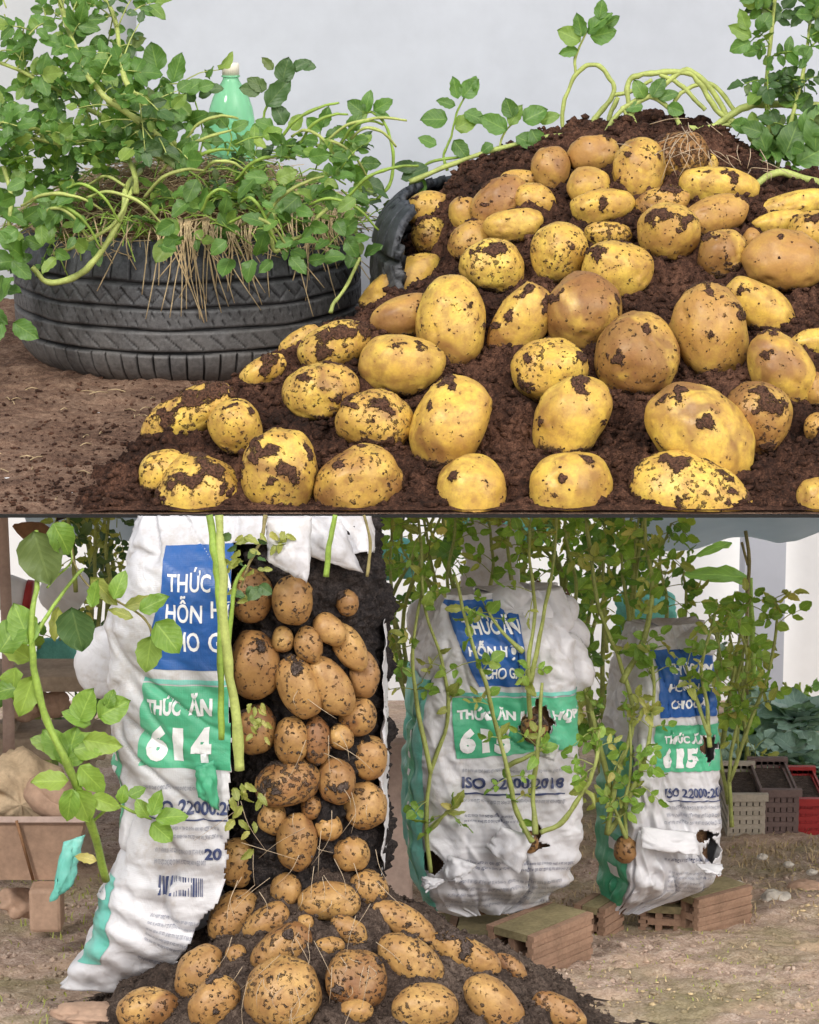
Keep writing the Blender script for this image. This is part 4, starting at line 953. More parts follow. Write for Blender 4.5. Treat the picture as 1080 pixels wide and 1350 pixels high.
B1.microtext(bag1, ((200, 1205), (278, 1220), (262, 1275), (188, 1245)), 5, 'baggrey', H1, 9, .75, .2)
B1.microtext(bag1, ((184, 1262), (250, 1286), (240, 1300), (176, 1275)), 1, 'bagink', H1, 10)
for y0 in range(910, 1120, 9): pass
B1.panel('teal_stripe', bag1, ((112, 1165), (152, 1172), (128, 1290), (75, 1300)), 'bagteal', H1, (24, 60))
B1.panel('teal_stripe', bag1, ((124, 985), (154, 985), (156, 1112), (140, 1105)), 'baggreen', H1, (24, 50))
for ya in (1000, 1024, 1048, 1072): B1.text(bag1, 'H', Q(136, ya, 150, ya+16), 'bagwhite', H1, .0018, .05)
B1.text(bag1, '6', ((124, 1178), (142, 1180), (140, 1204), (122, 1200)), 'bagwhite', H1, .0018, .05)
# soil column inside the torn bag
CX, CY, CR = P(398, 900, 4.0)[0], -.105, .108
a = np.linspace(0, 2*math.pi, 261)[:-1]; zz = np.linspace(.06, .70, 300); A, Zc = np.meshgrid(a, zz)
def col_r(A, z): return CR*(1+.0*z)+.012*fbm(np.cos(A)*3, np.sin(A)*3, z*22, 41, 2)+.008*fbm(np.cos(A)*11, np.sin(A)*11, z*90, 44, 2)+.004*fbm(np.cos(A)*30, np.sin(A)*30, z*240, 48, 2)
rr = col_r(A, Zc)*sst(.76, .66, Zc)**.3; Xc = CX+.004+rr*np.cos(A); Yc = CY+rr*.92*np.sin(A); Zq = np.minimum(Zc, zmax(Yc)-.002)
V3 = np.stack([Xc, Yc, Zq], -1).reshape(-1, 3); V3 = np.vstack([V3, V3[-260:].mean(0)]); fl = gridf(260, 300, True).tolist()+[[299*260+i, 299*260+(i+1) % 260, 78000] for i in range(260)]
obj('soil_column', mesh('soil_column', V3-np.array(bag1.location), [tuple(q) for q in fl], M['blacksoil']), bag1)
# torn flaps
def flap(par, name, pts, m, bulge=.01, n=14, D=None):
    c = [P(*q) for q in pts]; S_, T_ = np.meshgrid(np.linspace(0, 1, n), np.linspace(0, 1, n)); s, t = S_[..., None], T_[..., None]
    p = (c[0]*(1-s)+c[1]*s)*(1-t)+(c[3]*(1-s)+c[2]*s)*t; p[..., 1] -= bulge*np.sin(S_*math.pi)*np.sin(T_*math.pi*.9)+.004*fbm(S_*5, T_*5, c[0][0]*50, 2)
    p[..., 0] += .003*fbm(S_*6, T_*6, c[0][0]*30, 9)*(T_ > .05); p[..., 2] += .003*fbm(S_*9, T_*3, c[0][2]*30, 12)*T_
    me = mesh(name, p.reshape(-1, 3)-np.array(par.location), gridf(n, n), M[m]); me.uv_layers.new(name='UVMap'); o = obj(name, me, par)
    sm = o.modifiers.new('thickness', 'SOLIDIFY'); sm.thickness = .0012; return o
flap(bag1, 'torn_flap', [(352, 682, 3.93), (412, 680, 3.93), (405, 768, 3.92), (352, 738, 3.92)], 'bag', .012)
flap(bag1, 'torn_flap', [(400, 680, 3.97), (450, 684, 4.0), (478, 755, 4.0), (408, 732, 3.96)], 'bag', .015)
flap(bag1, 'torn_flap', [(84, 1110, 3.97), (112, 1100, 3.98), (96, 1165, 3.97), (66, 1190, 3.96)], 'bagteal', .008)
flap(bag1, 'torn_flap', [(258, 1012, 3.95), (282, 1002, 3.95), (290, 1070, 3.95), (262, 1050, 3.95)], 'baggreen', .006)

COLP = [
(332,785,54,66,0,.55,.8,.4,'greenish brown potato topmost left in the torn bag, below wilted leaves'),
(387,790,50,62,0,.15,.4,.2,'orange-brown potato right under the white torn flap'),
(458,796,28,32,0,.4,.5,.2,'small dull potato alone in black soil at the upper right of the opening'),
(336,875,62,86,0,.2,.5,.5,'biggest potato of the opening, tall and pinkish tan beside the blue panel'),
(373,843,28,34,0,.15,.2,.2,'little round potato with one dark eye, between the biggest and the knobbly ones'),
(407,849,36,46,0,.35,.3,.3,'small speckled potato under the double-lobed one'),
(433,829,46,34,-42,.15,.1,.2,'small pale double-lobed potato slanting at the upper middle'),
(460,854,66,36,-62,.12,.1,.2,'slim yellowish potato slanting down at the right of the opening'),
(394,905,82,50,-66,.15,.25,.3,'long golden brown potato left of its twin in mid opening'),
(438,907,82,48,-62,.2,.35,.2,'long speckled brown potato right of its golden twin in mid opening'),
(479,890,38,58,0,.4,.75,.3,'dull brown potato in shade against the opening\'s right edge'),
(473,945,46,48,0,.3,.2,.2,'round speckled potato at the right, under the shaded brown one'),
(338,962,52,62,0,.65,.6,.5,'muddy greenish potato behind the thick green stem'),
(384,976,46,60,0,.3,.15,.2,'upright tan potato speckled with soil in the middle of the opening'),
(418,976,34,60,0,.6,.6,.6,'narrow rough-skinned potato right of the upright tan one'),
(451,971,34,32,-10,.15,.15,.2,'small clean round potato in the middle right of the opening'),
(486,1000,46,58,0,.25,.2,.2,'oval potato bulging out at the right edge, level with the green print'),
(378,1033,82,58,16,.85,.6,.8,'lumpy potato crusted with brown soil and skin flakes'),
(441,1030,48,58,0,.35,.5,.5,'brownish round potato below the small clean one'),
(481,1060,54,60,12,.3,.3,.2,'large speckled potato at the lower right of the opening'),
(411,1065,24,30,0,.5,.4,.2,'tiny dull potato between the lumpy one and the pale one'),
(435,1091,34,32,0,.1,.0,.1,'small pale yellow potato hanging low in the opening'),
(361,1078,36,42,0,.3,.2,.2,'small yellow-brown potato with a dark speck, left of the large mottled one'),
(392,1110,52,72,0,.35,.5,.3,'large mottled potato low in the middle of the opening'),
(463,1125,46,46,0,.3,.15,.2,'round freckled potato at the lowest right of the opening'),
(313,1138,44,62,0,.25,.15,.2,'upright oval potato against the small printing on the bag'),
(379,1172,38,40,0,.3,.2,.2,'small round potato just above the spilled pile'),
]
def surfC(x, y):
    return np.where(np.hypot(x-CX, (y-CY)/.92) < CR, .80, -5)
for i, s in enumerate(COLP):
    dx = (P(s[0], s[1], 3.98)[0]-CX)/CR; dx = max(-.98, min(.98, dx)); yy = CY-math.sqrt(1-dx*dx)*CR*.92
    D = yy+CD-min(s[2], s[3])*.00022; s = s[:5]+(s[5]*.55,)+s[6:]; c = P(s[0], s[1], D)
    potato(100+i, s, None, 0, 0, M['pot_b'], 'potatoes showing in the torn bag', 0, 4, None, (c, D))
PILE = [
(437,1188,78,48,0,.3,.3,.2,'broad freckled potato crowning the spilled pile'),
(486,1172,52,46,-40,.45,.3,.2,'potato tilted down right at the pile\'s upper right, below the bag opening'),
(311,1205,74,56,45,.4,.2,.2,'oval potato leaning right at the pile\'s upper left, beside the bag edge'),
(350,1218,66,44,36,.4,.2,.2,'oval potato right of the leaning one at the pile\'s upper left'),
(536,1217,88,40,-30,.4,.2,.1,'long potato sloping down right on the pile\'s right shoulder, topmost there'),
(404,1217,22,22,0,.1,.0,.0,'tiny pale sprout-like potato below the crowning one'),
(372,1250,84,54,36,.5,.5,.5,'soil-smeared potato above the largest front one'),
(434,1247,38,24,4,.3,.0,.0,'small greenish yellow potato in the centre of the pile'),
(461,1226,52,30,-35,.6,.3,.2,'half-buried potato right of the centre of the pile'),
(262,1283,76,54,55,.4,.5,.3,'long dull potato standing at a slant at the pile\'s left edge'),
(312,1266,28,42,0,.1,.1,.1,'small pale potato with an eye between two larger ones at left'),
(283,1322,74,56,46,.25,.1,.2,'golden potato at the front left, right of the cut-off one'),
(378,1310,96,96,0,.4,.1,.3,'largest round yellow potato at the very front of the pile'),
(468,1290,80,74,-10,.5,.7,.4,'purplish brown mottled potato right of the largest front one'),
(197,1332,80,58,6,.4,.1,.2,'leftmost potato of the pile, lying below the bag\'s wrinkled foot'),
(546,1270,92,56,-40,.35,.2,.2,'smooth tan potato sloping down right in the pile\'s right half'),
(560,1330,84,64,0,.35,.1,.2,'rounded golden potato at the bottom edge, right of centre'),
(613,1257,96,46,-26,.25,.05,.3,'long bright orange-yellow potato nearest the hollow bricks'),
(672,1274,50,26,-30,.5,.6,.2,'thin brown potato edge peeping over the pile beside the hollow brick'),
(651,1322,92,56,-42,.3,.1,.3,'sloping golden potato at the bottom edge, second from the right'),
(735,1334,74,40,-30,.5,.4,.3,'rightmost potato of the pile, brown and half in the soil'),
(470,1334,44,30,0,.3,.0,.0,'small pale knobbly potato at the bottom edge of the pile'),
]
PC = (P(415, 1180, 4.0)[0], -.14)
def pile_h(x, y):
    x, y = np.asarray(x, float), np.asarray(y, float)
    dx = (x-PC[0])/np.where(x > PC[0], 1.0, .82); d = np.hypot(dx, (y-PC[1])*1.15)
    h = .235-.56*d+.04*np.exp(-(d/.08)**2)
    return np.where(h < .03, .03*np.exp(np.clip((h-.03)/.03, -20, 0))-.012, h)
def surfP(x, y): return gnd(y)+pile_h(x, y)
POT2 = []
for i, s in enumerate(PILE):
    s = s[:5]+(s[5]*.6,)+s[6:]; c, r1, r2, o = potato(200+i, s, surfP, 3.55, 4.3, M['pot_b'], 'potatoes in the spilled pile at the bag\'s foot', .12, 5 if s[2] > 60 else 4)
    POT2.append((c[0], c[1], (r1+r2)/2))
def pile_fine(X, Y):
    h = pile_h(X, Y); h = h+sst(0, .03, h)*(.010*fbm(X*20, Y*20, 0, 91, 2)+.007*fbm(X*60, Y*60, 0, 93, 2)+.004*fbm(X*160, Y*160, 0, 96, 2))
    for cx, cy, r in POT2:
        d = np.hypot(X-cx, Y-cy)/r; h = h+.010*np.exp(-((d-1.05)/.2)**2)*(.4+.6*vn(X*30, Y*30, 0, 99))-.012*np.exp(-(d/.7)**4)
    return gnd(Y)+h
xs = np.linspace(-.55, .42, 330); ys = np.linspace(-.62, .03, 230); X, Y = np.meshgrid(xs, ys)
tag(obj('soil_pile', mesh('soil_pile', np.stack([X, Y, pile_fine(X, Y)], -1), gridf(330, 230), M['pilesoil'])), 'low pile of grey-brown soil spilled from the torn bag', 'soil pile', kind='stuff')
def ppos(n):
    x = RNG.uniform(-.5, .4, n); y = RNG.uniform(-.6, .0, n); k = pile_h(x, y) > .0; x, y = x[k], y[k]; return np.stack([x, y, pile_fine(x, y)+.001], 1)
crumbs('pile_crumbs', 7000, ppos, .001, .0045, M['pilesoil'])
mb = MB()
for i in range(65):
    px, py = random.uniform(300, 500), random.uniform(900, 1330); a = random.gauss(math.pi/2, .55); l = random.uniform(20, 80); D = 3.955 if py < 1150 else 3.90-(py-1150)*.0009
    q = [(px, py, D), (px+l*.5*math.cos(a)+random.gauss(0, 6), py+l*.5*math.sin(a), D-.008), (px+l*math.cos(a), py+l*math.sin(a), D-.004)]
    mb.tube(pp(q), [.00055, .0003], 3, 3)
tag(mb.build('root_threads', M['root']), 'fine white root threads hanging in the torn bag and over the pile', 'roots', kind='stuff')

# thick green stems in front of the torn bag
pl = Plant('potato_plant', 'pair of thick pale green stems rising along the torn edge of the front bag', 'plant', tuple(P(315, 1010, 3.9)), 'potato stems on the feed bags', 'stem_y')
pl.stalk(pp([(292, 975, 3.9), (291, 900, 3.9), (290, 800, 3.9), (284, 740, 3.9), (276, 679, 3.91)]), [.0048, .0052], 'stem')
pl.stalk(pp([(316, 1015, 3.9), (312, 950, 3.9), (300, 870, 3.9), (293, 760, 3.9), (289, 679, 3.91)]), [.0075, .0058], 'stem_y')
pl.stalk(pp([(300, 868, 3.9), (306, 800, 3.9), (312, 765, 3.9), (325, 745, 3.9)]), [.0035, .002], 'stem')
pl.stalk(pp([(430, 760, 3.93), (434, 720, 3.93), (442, 679, 3.93)]), [.0045, .003], 'stem')
pl.stalk(pp([(484, 760, 3.98), (488, 715, 3.98), (480, 679, 3.98)]), [.0025, .002], 'stem_d')
pl.done()
pl = Plant('wilted_plant', 'wilted grey-green leaves drooping over the top of the torn opening', 'plant', tuple(P(330, 700, 3.92)), 'potato stems on the feed bags', 'stem_d')
pl.stalk(pp([(350, 679, 3.93), (345, 710, 3.92), (330, 740, 3.91), (318, 775, 3.91)]), [.003, .0015], 'stem_d')
for _ in range(30): px, py = random.gauss(325, 14), random.uniform(690, 785); pl.leaf(P(px, py+8, 3.905), (random.uniform(-1, 1), -.2, -.6+random.random()*.6), Vector((0, -1, .2))+rv(.5), random.uniform(.012, .024), random.choice(('leaf_olive', 'leaf_dark')))
for _ in range(8): px, py = random.uniform(375, 400), random.uniform(700, 725); pl.leaf(P(px-20, py, 3.91), (random.uniform(-1, 1), -.2, -.6), Vector((0, -1, .2))+rv(.5), .016, 'leaf_olive')
for _ in range(16): px, py = random.uniform(325, 350), random.uniform(925, 985); pl.leaf(P(px, py, 3.90), (random.uniform(-1, 1), -.2, -.6), Vector((0, -1, .2))+rv(.5), .014, 'leaf_olive')
for _ in range(14): px, py = random.uniform(298, 350), random.uniform(1030, 1130); pl.leaf(P(px, py, 3.90), (random.uniform(-1, 1), -.2, -.8), Vector((0, -1, .2))+rv(.5), random.uniform(.014, .024), 'leaf_olive')
pl.done()

# ---- left plant with big leaves
pl = Plant('potato_plant', 'bright green big-leaved potato plant in front of the bag at the lower left', 'plant', tuple(P(135, 1165, 3.86)), 'potato stems on the feed bags', 'stem')
pl.stalk(pp([(140, 1160, 3.9), (118, 1080, 3.84), (90, 1010, 3.8), (62, 950, 3.8), (45, 880, 3.8), (42, 820, 3.8), (50, 760, 3.82), (48, 700, 3.86)]), [.0055, .005, .003], 'stem')
pl.stalk(pp([(45, 840, 3.8), (70, 800, 3.82), (100, 760, 3.83), (110, 750, 3.84)]), [.003, .002], 'stem')
pl.stalk(pp([(95, 700, 3.86), (97, 740, 3.85), (120, 775, 3.84), (150, 790, 3.83), (190, 815, 3.83), (203, 840, 3.83)]), [.0015, .0018], 'stem_d')
pl.stalk(pp([(85, 700, 3.86), (95, 738, 3.85), (75, 760, 3.85), (62, 775, 3.84)]), [.0015], 'stem')
for px, py, an, sz, kd in ((45, 700, 165, 88, 'leaf_dark'), (70, 690, 150, 60, 'leaf'), (120, 760, 140, 62, 'leaf_olive'), (150, 790, 20, 48, 'leaf_bright'), (165, 800, 70, 55, 'leaf_olive'), (122, 800, 10, 45, 'leaf'),
    (185, 805, 60, 52, 'leaf'), (205, 820, 140, 62, 'leaf_bright'), (200, 838, 190, 60, 'leaf'), (175, 815, -60, 40, 'leaf_olive'), (95, 800, 170, 75, 'leaf_dark'), (78, 800, -170, 55, 'leaf_olive'),
    (42, 870, -60, 60, 'leaf_bright'), (40, 850, -20, 70, 'leaf_bright'), (30, 905, -100, 60, 'leaf'), (45, 890, 200, 70, 'leaf'), (0, 860, 30, 70, 'leaf_bright'), (20, 880, 190, 60, 'leaf'),
    (90, 1000, -40, 62, 'leaf_bright'), (85, 1010, 20, 66, 'leaf_bright'), (95, 990, 70, 62, 'leaf_bright'), (90, 1030, -85, 58, 'leaf_bright'), (105, 1010, 140, 60, 'leaf'), (75, 985, -70, 45, 'leaf'),
    (100, 1040, 160, 62, 'leaf_bright'), (95, 1040, 190, 58, 'leaf'), (120, 1050, 110, 50, 'leaf_bright'), (128, 1135, -75, 40, 'leaf_olive'),
    (160, 1060, 10, 32, 'leaf_bright'), (170, 1050, 60, 30, 'leaf_bright'), (200, 1075, 20, 44, 'leaf_bright'), (205, 1080, 80, 52, 'leaf_bright'), (200, 1085, 130, 44, 'leaf_bright'), (195, 1078, -30, 34, 'leaf_bright')):
    a = R(an); pl.leaf(P(px, py, 3.80+random.uniform(-.01, .03)), (math.sin(a), random.uniform(-.25, .1), math.cos(a)), Vector((0, -1, .45))+rv(.22), sz*.88*3.8/F, kd if kd != 'leaf' else random.choice(('leaf', 'leaf_bright')))
pl.stalk(pp([(120, 1085, 3.85), (150, 1062, 3.83), (175, 1070, 3.82), (200, 1080, 3.82)]), [.0022, .0018], 'stem')
for px, py, an, sz in ((140, 935, 20, 30), (120, 955, -60, 44), (130, 945, 60, 50), (110, 975, 100, 55), (105, 950, 20, 50)): a = R(an); pl.leaf(P(px, py, 3.82), (math.sin(a), -.1, math.cos(a)), Vector((0, -1, .45))+rv(.2), sz*3.8/F, 'leaf_bright')
pl.done()

# ---- second and third bags
def holes(spec):
    def h(u, v, b):
        u = np.mod(u, 1); k = u*(len(b.ux)-1); i = np.arange(len(b.ux)); f = np.interp(k, i, b.ux); fr = np.interp(k, i, b.uy) < -.0; r = np.zeros(len(np.atleast_1d(u)), bool)
        for px, py, rx, ry, sk in spec:
            fc, vc = b.fv(px, py); f2, v2 = b.fv(px+rx, py-ry); a, c = abs(f2-fc)+1e-4, abs(v2-vc)+1e-4
            x = (f-fc)/a; y = (v-vc)/c; x = x-sk*y; r |= (np.abs(x)+np.abs(y)+.35*vn(f*30, v*30, 0, 4) < 1)
        return r & fr
    return h
B2 = Bag([792, 815, 850, 930, 1000, 1080, 1140, 1180, 1210, 1224], [588, 566, 546, 529, 526, 525, 528, 540, 562, 600], [752, 762, 768, 770, 778, 784, 784, 770, 730, 690], 4.42, .085, 15, .36, 11, 1.1)
bag2 = thing('feed_bag', 'white feed bag on hollow bricks in the middle, stems growing through its slits', 'feed bag', (float(P(655, 1225, 4.5)[0]), .31, float(gnd(.31))), 'woven feed bags used as planters')
H2 = holes([(572, 1142, 17, 17, 0), (692, 1118, 34, 10, .6), (706, 1098, 10, 16, 0), (708, 955, 24, 38, 0)])
B2.build(bag2, H2, 480, 270); B2.core(bag2, M['rootsoil'])
B2.panel('blue_panel', bag2, ((612, 802), (694, 800), (692, 904), (630, 905)), 'bagblue', H2)
B2.text(bag2, 'THỨC ĂN', Q(618, 818, 690, 840), 'bagwhite', H2, .0018, .03)
B2.text(bag2, 'HỖN HỢP', Q(618, 846, 690, 868), 'bagwhite', H2, .0018, .03)
B2.text(bag2, 'CHO GÀ', Q(638, 876, 688, 894), 'bagwhite', H2, .0018, .03)
B2.panel('green_panel', bag2, ((596, 920), (776, 918), (777, 984), (602, 1001)), 'baggreen', H2)
B2.panel('pale_stripe', bag2, ((596, 913), (776, 911), (776, 916), (596, 918)), 'bagteal', H2, (40, 4))
B2.text(bag2, 'THỨC ĂN HỖN HỢP', Q(602, 930, 762, 952), 'bagwhite', H2, .0018, .05)
for ch, x in (('6', 606), ('1', 634), ('5', 652)): B2.text(bag2, ch, Q(x, 960, x+(20 if ch != '1' else 11), 992), 'bagwhite', H2, .0018, .07)
B2.microtext(bag2, Q(610, 1012, 745, 1020), 1, 'baggrey', H2, 31, .9, .1, cw=.011)
B2.text(bag2, 'ISO 22000:2018', Q(609, 1024, 742, 1039), 'bagink', H2, .0016, .03)
B2.panel('ink_line', bag2, Q(608, 1045, 745, 1047), 'bagink', H2, (40, 3), .0012)
B2.microtext(bag2, Q(612, 1052, 745, 1062), 1, 'baggrey', H2, 32, .8, .1, cw=.011)
B2.microtext(bag2, Q(612, 1072, 700, 1086), 2, 'bagink', H2, 33, .8, .5, cw=.014)
B2.microtext(bag2, ((606, 1132), (770, 1136), (770, 1150), (606, 1148)), 2, 'bagink', H2, 34, .8, .1, cw=.010)
B2.microtext(bag2, ((602, 1158), (768, 1158), (762, 1204), (602, 1210)), 5, 'baggrey', H2, 35, .8, .3, cw=.010)
B2.panel('teal_stripe', bag2, ((546, 905), (572, 905), (560, 1040), (540, 1040)), 'bagteal', H2, (16, 60))
def side_panel(B, par, name, u0, u1, v0, v1, m, n=(14, 70), off=.0009):
    U, V = np.meshgrid(np.linspace(u0, u1, n[0]), np.linspace(v0, v1, n[1])); p = B.S(U.ravel(), V.ravel(), off+.0012); me = mesh(name, p-np.array(par.location), gridf(*n), M[m]); me.uv_layers.new(name='UVMap'); return obj(name, me, par)
u_l = B2.uf(-.97)
side_panel(B2, bag2, 'teal_side', u_l-.20, u_l-.0, .03, .76, 'bagteal', (30, 80))
side_panel(B2, bag2, 'green_side', u_l-.12, u_l-.04, .14, .70, 'baggreen', (16, 80), off=.0016)
for k_ in range(9): side_panel(B2, bag2, 'lettering', u_l-.095, u_l-.06, .18+k_*.055, .20+k_*.055, 'bagwhite', (5, 4), .002)
B3 = Bag([836, 860, 900, 960, 1030, 1080, 1120, 1150, 1180, 1205, 1222], [842, 828, 818, 810, 805, 803, 803, 803, 806, 812, 815], [946, 955, 960, 964, 970, 972, 974, 975, 960, 905, 858], 4.64, .085, 18, .36, 23, 1.1)
bag3 = thing('feed_bag', 'narrow white feed bag at the right with ISO 22000 print and a torn foot', 'feed bag', (float(P(890, 1220, 4.72)[0]), .54, float(gnd(.54))), 'woven feed bags used as planters')
H3 = holes([(935, 985, 12, 24, 0), (925, 1102, 22, 10, 0), (938, 1122, 14, 20, 0)])
B3.build(bag3, H3, 420, 250); B3.core(bag3, M['rootsoil'])
B3.panel('blue_panel', bag3, ((872, 863), (942, 862), (944, 944), (870, 946)), 'bagblue', H3)
B3.text(bag3, 'THỨC ĂN', Q(883, 874, 940, 890), 'bagwhite', H3, .0018, .03)
B3.text(bag3, 'HỖN HỢP', Q(882, 896, 940, 914), 'bagwhite', H3, .0018, .03)
B3.text(bag3, 'CHO GÀ', Q(884, 920, 934, 934), 'bagwhite', H3, .0018, .03)
B3.panel('green_panel', bag3, ((864, 956), (962, 955), (962, 1016), (864, 1018)), 'baggreen', H3)
B3.text(bag3, 'THỨC ĂN', Q(874, 966, 930, 980), 'bagwhite', H3, .0018, .05)
for ch, x in (('6', 873), ('1', 892), ('5', 904)): B3.text(bag3, ch, Q(x, 986, x+(15 if ch != '1' else 8), 1012), 'bagwhite', H3, .0018, .07)
B3.text(bag3, 'ISO 22000:2018', Q(877, 1039, 960, 1051), 'bagink', H3, .0016, .03)
B3.panel('ink_line', bag3, Q(878, 1055, 962, 1056.5), 'bagink', H3, (30, 3), .0012)
B3.microtext(bag3, Q(878, 1060, 960, 1090), 3, 'baggrey', H3, 41, .8, .2, cw=.016)
B3.microtext(bag3, Q(880, 1130, 950, 1138), 1, 'bagink', H3, 42, .9, .3, cw=.02)
B3.microtext(bag3, Q(884, 1148, 945, 1180), 5, 'baggrey', H3, 43, .8, .3, cw=.016)
u_l = B3.uf(-.97)
side_panel(B3, bag3, 'green_side', u_l-.20, u_l+.0, .04, .62, 'baggreen', (30, 80))
side_panel(B3, bag3, 'pale_side', u_l-.14, u_l-.03, .30, .37, 'bagteal', off=.0015)
for k_ in range(4): side_panel(B3, bag3, 'lettering', u_l-.10, u_l-.05, .15+k_*.09, .19+k_*.09, 'bagwhite', (5, 4), .002)
# torn flaps and folded cloth
for args in (((660, 1090, 4.38), (704, 1102, 4.39), (684, 1152, 4.38), (640, 1118, 4.39)), ((590, 1128, 4.39), (628, 1140, 4.39), (606, 1164, 4.38), (586, 1160, 4.39)), ((556, 1155, 4.39), (590, 1160, 4.39), (562, 1176, 4.38), (556, 1168, 4.39)), ((706, 985, 4.40), (738, 982, 4.40), (730, 1004, 4.38), (714, 996, 4.39))):
    flap(bag2, 'torn_flap', list(args), 'bag', .008)
for args in (((918, 1140, 4.62), (952, 1140, 4.63), (950, 1156, 4.60), (925, 1146, 4.61)), ((845, 1090, 4.62), (918, 1098, 4.63), (922, 1128, 4.61), (846, 1118, 4.61))):
    flap(bag3, 'torn_flap', list(args), 'bag', .008)
def cushion(name, label, cat, pts, D, m, dep=.03, par=None, rough=1.3):
    """crumpled lump outlined in the picture plane with real thickness"""
    c = np.mean(pts, 0); o3 = P(c[0], c[1], D); V = []; k = D/F; n = len(pts); nr = 12
    ang = np.linspace(0, 2*math.pi, 61)[:-1]; pa = np.array([math.atan2(-(q[1]-c[1]), q[0]-c[0]) for q in pts]); pr_ = np.array([math.hypot(q[0]-c[0], q[1]-c[1]) for q in pts]); o = np.argsort(pa); pa, pr_ = pa[o], pr_[o]
    rad = np.interp((ang+math.pi) % (2*math.pi)-math.pi, np.concatenate([pa[-1:]-2*math.pi, pa, pa[:1]+2*math.pi]), np.concatenate([pr_[-1:], pr_, pr_[:1]]))*k
    lat = np.linspace(-math.pi/2, math.pi/2, 26); A, La = np.meshgrid(ang, lat); Rr = np.interp(A, ang, rad)
    X = Rr*np.cos(A)*np.cos(La)**.6; Z = Rr*np.sin(A)*np.cos(La)**.6; Y = dep*np.sin(La)
    w_ = (fbm(X*14+c[0], Y*14, Z*30, 7, 2)*.10+fbm(X*20+c[0], Y*30, Z*110+X*90, 8, 3)*.05)*rough; V = np.stack([X*(1+w_), Y*(1+w_), Z*(1+w_)], -1).reshape(-1, 3)
    me = mesh(name, V if par is None else V+o3-np.array(par.location), gridf(60, 26, True), M[m]); me.uv_layers.new(name='UVMap')
    ob = obj(name, me, par, o3 if par is None else None); 
    if par is None: tag(ob, label, cat)
    return ob
cushion('folded_cloth', None, None, [(716, 845), (730, 830), (752, 832), (775, 865), (782, 905), (760, 915), (720, 912)], 4.50, 'bag', .018, bag2)
cushion('folded_cloth', None, None, [(728, 800), (745, 785), (762, 815), (775, 850), (735, 835)], 4.54, 'bag', .016, bag2)
cushion('folded_cloth', None, None, [(880, 850), (905, 832), (935, 835), (945, 860), (905, 862)], 4.70, 'bag', .03, bag3)
cushion('folded_cloth', None, None, [(610, 800), (640, 790), (700, 786), (735, 790), (745, 806), (640, 808)], 4.50, 'bag', .04, bag2)
cushion('white_sack', 'crumpled white sack behind the narrow bag, at its left', 'sack', [(822, 862), (850, 850), (862, 870), (858, 905), (830, 895)], 5.1, 'bag', .05)
cushion('white_sack', 'grey-white sack hung up behind the middle bag among stems', 'sack', [(616, 690), (645, 692), (677, 690), (679, 740), (676, 788), (640, 784), (617, 788), (619, 740)], 5.15, 'bag', .016)
cushion('white_sack', 'grey sack folded against the left side of the torn bag', 'sack', [(118, 830), (180, 830), (184, 870), (174, 905), (128, 925)], 4.18, 'bag', .02, None, .5)
cushion('white_sack', 'whitish lump of sacking left of the middle bag\'s top', 'sack', [(540, 800), (575, 792), (580, 830), (560, 850), (540, 835)], 4.75, 'bag', .04)
POTX = [(705,962,34,36,0,.6,.9,.4,'brown potato peeping from the slit in the middle bag\'s green print'),
        (825,1120,30,34,0,.4,.9,.5,'reddish brown potato sticking out of the narrow bag\'s green side'),
        (700,1112,18,26,0,.5,.9,.4,'small brown stem tuber in the middle bag\'s lower slit')]
for i, s in enumerate(POTX):
    D = (4.425, 4.64, 4.42)[i]; potato(300+i, s, None, 0, 0, M['pot_b'], 'potatoes peeping from the standing bags', 0, 4, None, (P(s[0], s[1], D), D))

# ---- bricks
def hollow_brick(label, px, py, D, L_, H_, W_, yaw, tilt=0, nh=3):
    c = P(px, py, D); t = thing('hollow_brick', label, 'brick', tuple(c), 'hollow clay bricks under the bags'); t.rotation_euler = (0, tilt, R(yaw))
    mb = MB(); th = .012
    # long side skins with grooves, local x = length, y = width
    for sy in (-1, 1):
        n = 9
        for k in range(n):
            z = -H_/2+(k+.5)*H_/n; mb.box((0, sy*(W_/2-th/2+(0 if k % 2 else .003)), z), (L_, th, H_/n-.0004))
    obj('brick_side', mesh('brick_side', np.concatenate(mb.v), mb.f, M['clay'], False), t)
    for sz in (-1, 1):
        mb = MB(); mb.box((0, 0, sz*(H_/2-th/2)), (L_-.001, W_-2*th+.001, th))
        obj('brick_face', mesh('brick_face', np.concatenate(mb.v), mb.f, M['mossclay'], False), t)
    mb = MB(); mb.box((0, 0, 0), (L_-.004, W_-2*th, .011))
    for k in range(1, nh): mb.box((0, -W_/2+k*W_/nh, .0), (L_-.006, .011, H_-2*th+.001))
    obj('web', mesh('web', np.concatenate(mb.v), mb.f, M['clay'], False), t); return t
hollow_brick('mossy hollow brick under the middle bag\'s right corner, its grooved side showing', 712, 1246, 4.44, .15, .085, .085, 50, 0, 2)
hollow_brick('hollow brick showing dark square holes below the middle bag', 640, 1247, 4.50, .12, .062, .11, 84, 0, 3)
hollow_brick('hollow brick at the left end of the row under the middle bag', 575, 1242, 4.56, .11, .06, .11, 88, 0, 3)
hollow_brick('terracotta grooved brick under the narrow bag\'s right foot', 934, 1196, 4.76, .12, .07, .075, 38, 0, 2)
hollow_brick('darker hollow brick below the narrow bag, left of the terracotta one', 884, 1204, 4.78, .1, .055, .09, 80, 0, 3)
hollow_brick('brick standing in shade between the middle and the narrow bag', 790, 1215, 4.70, .07, .07, .05, 60, 0, 2)

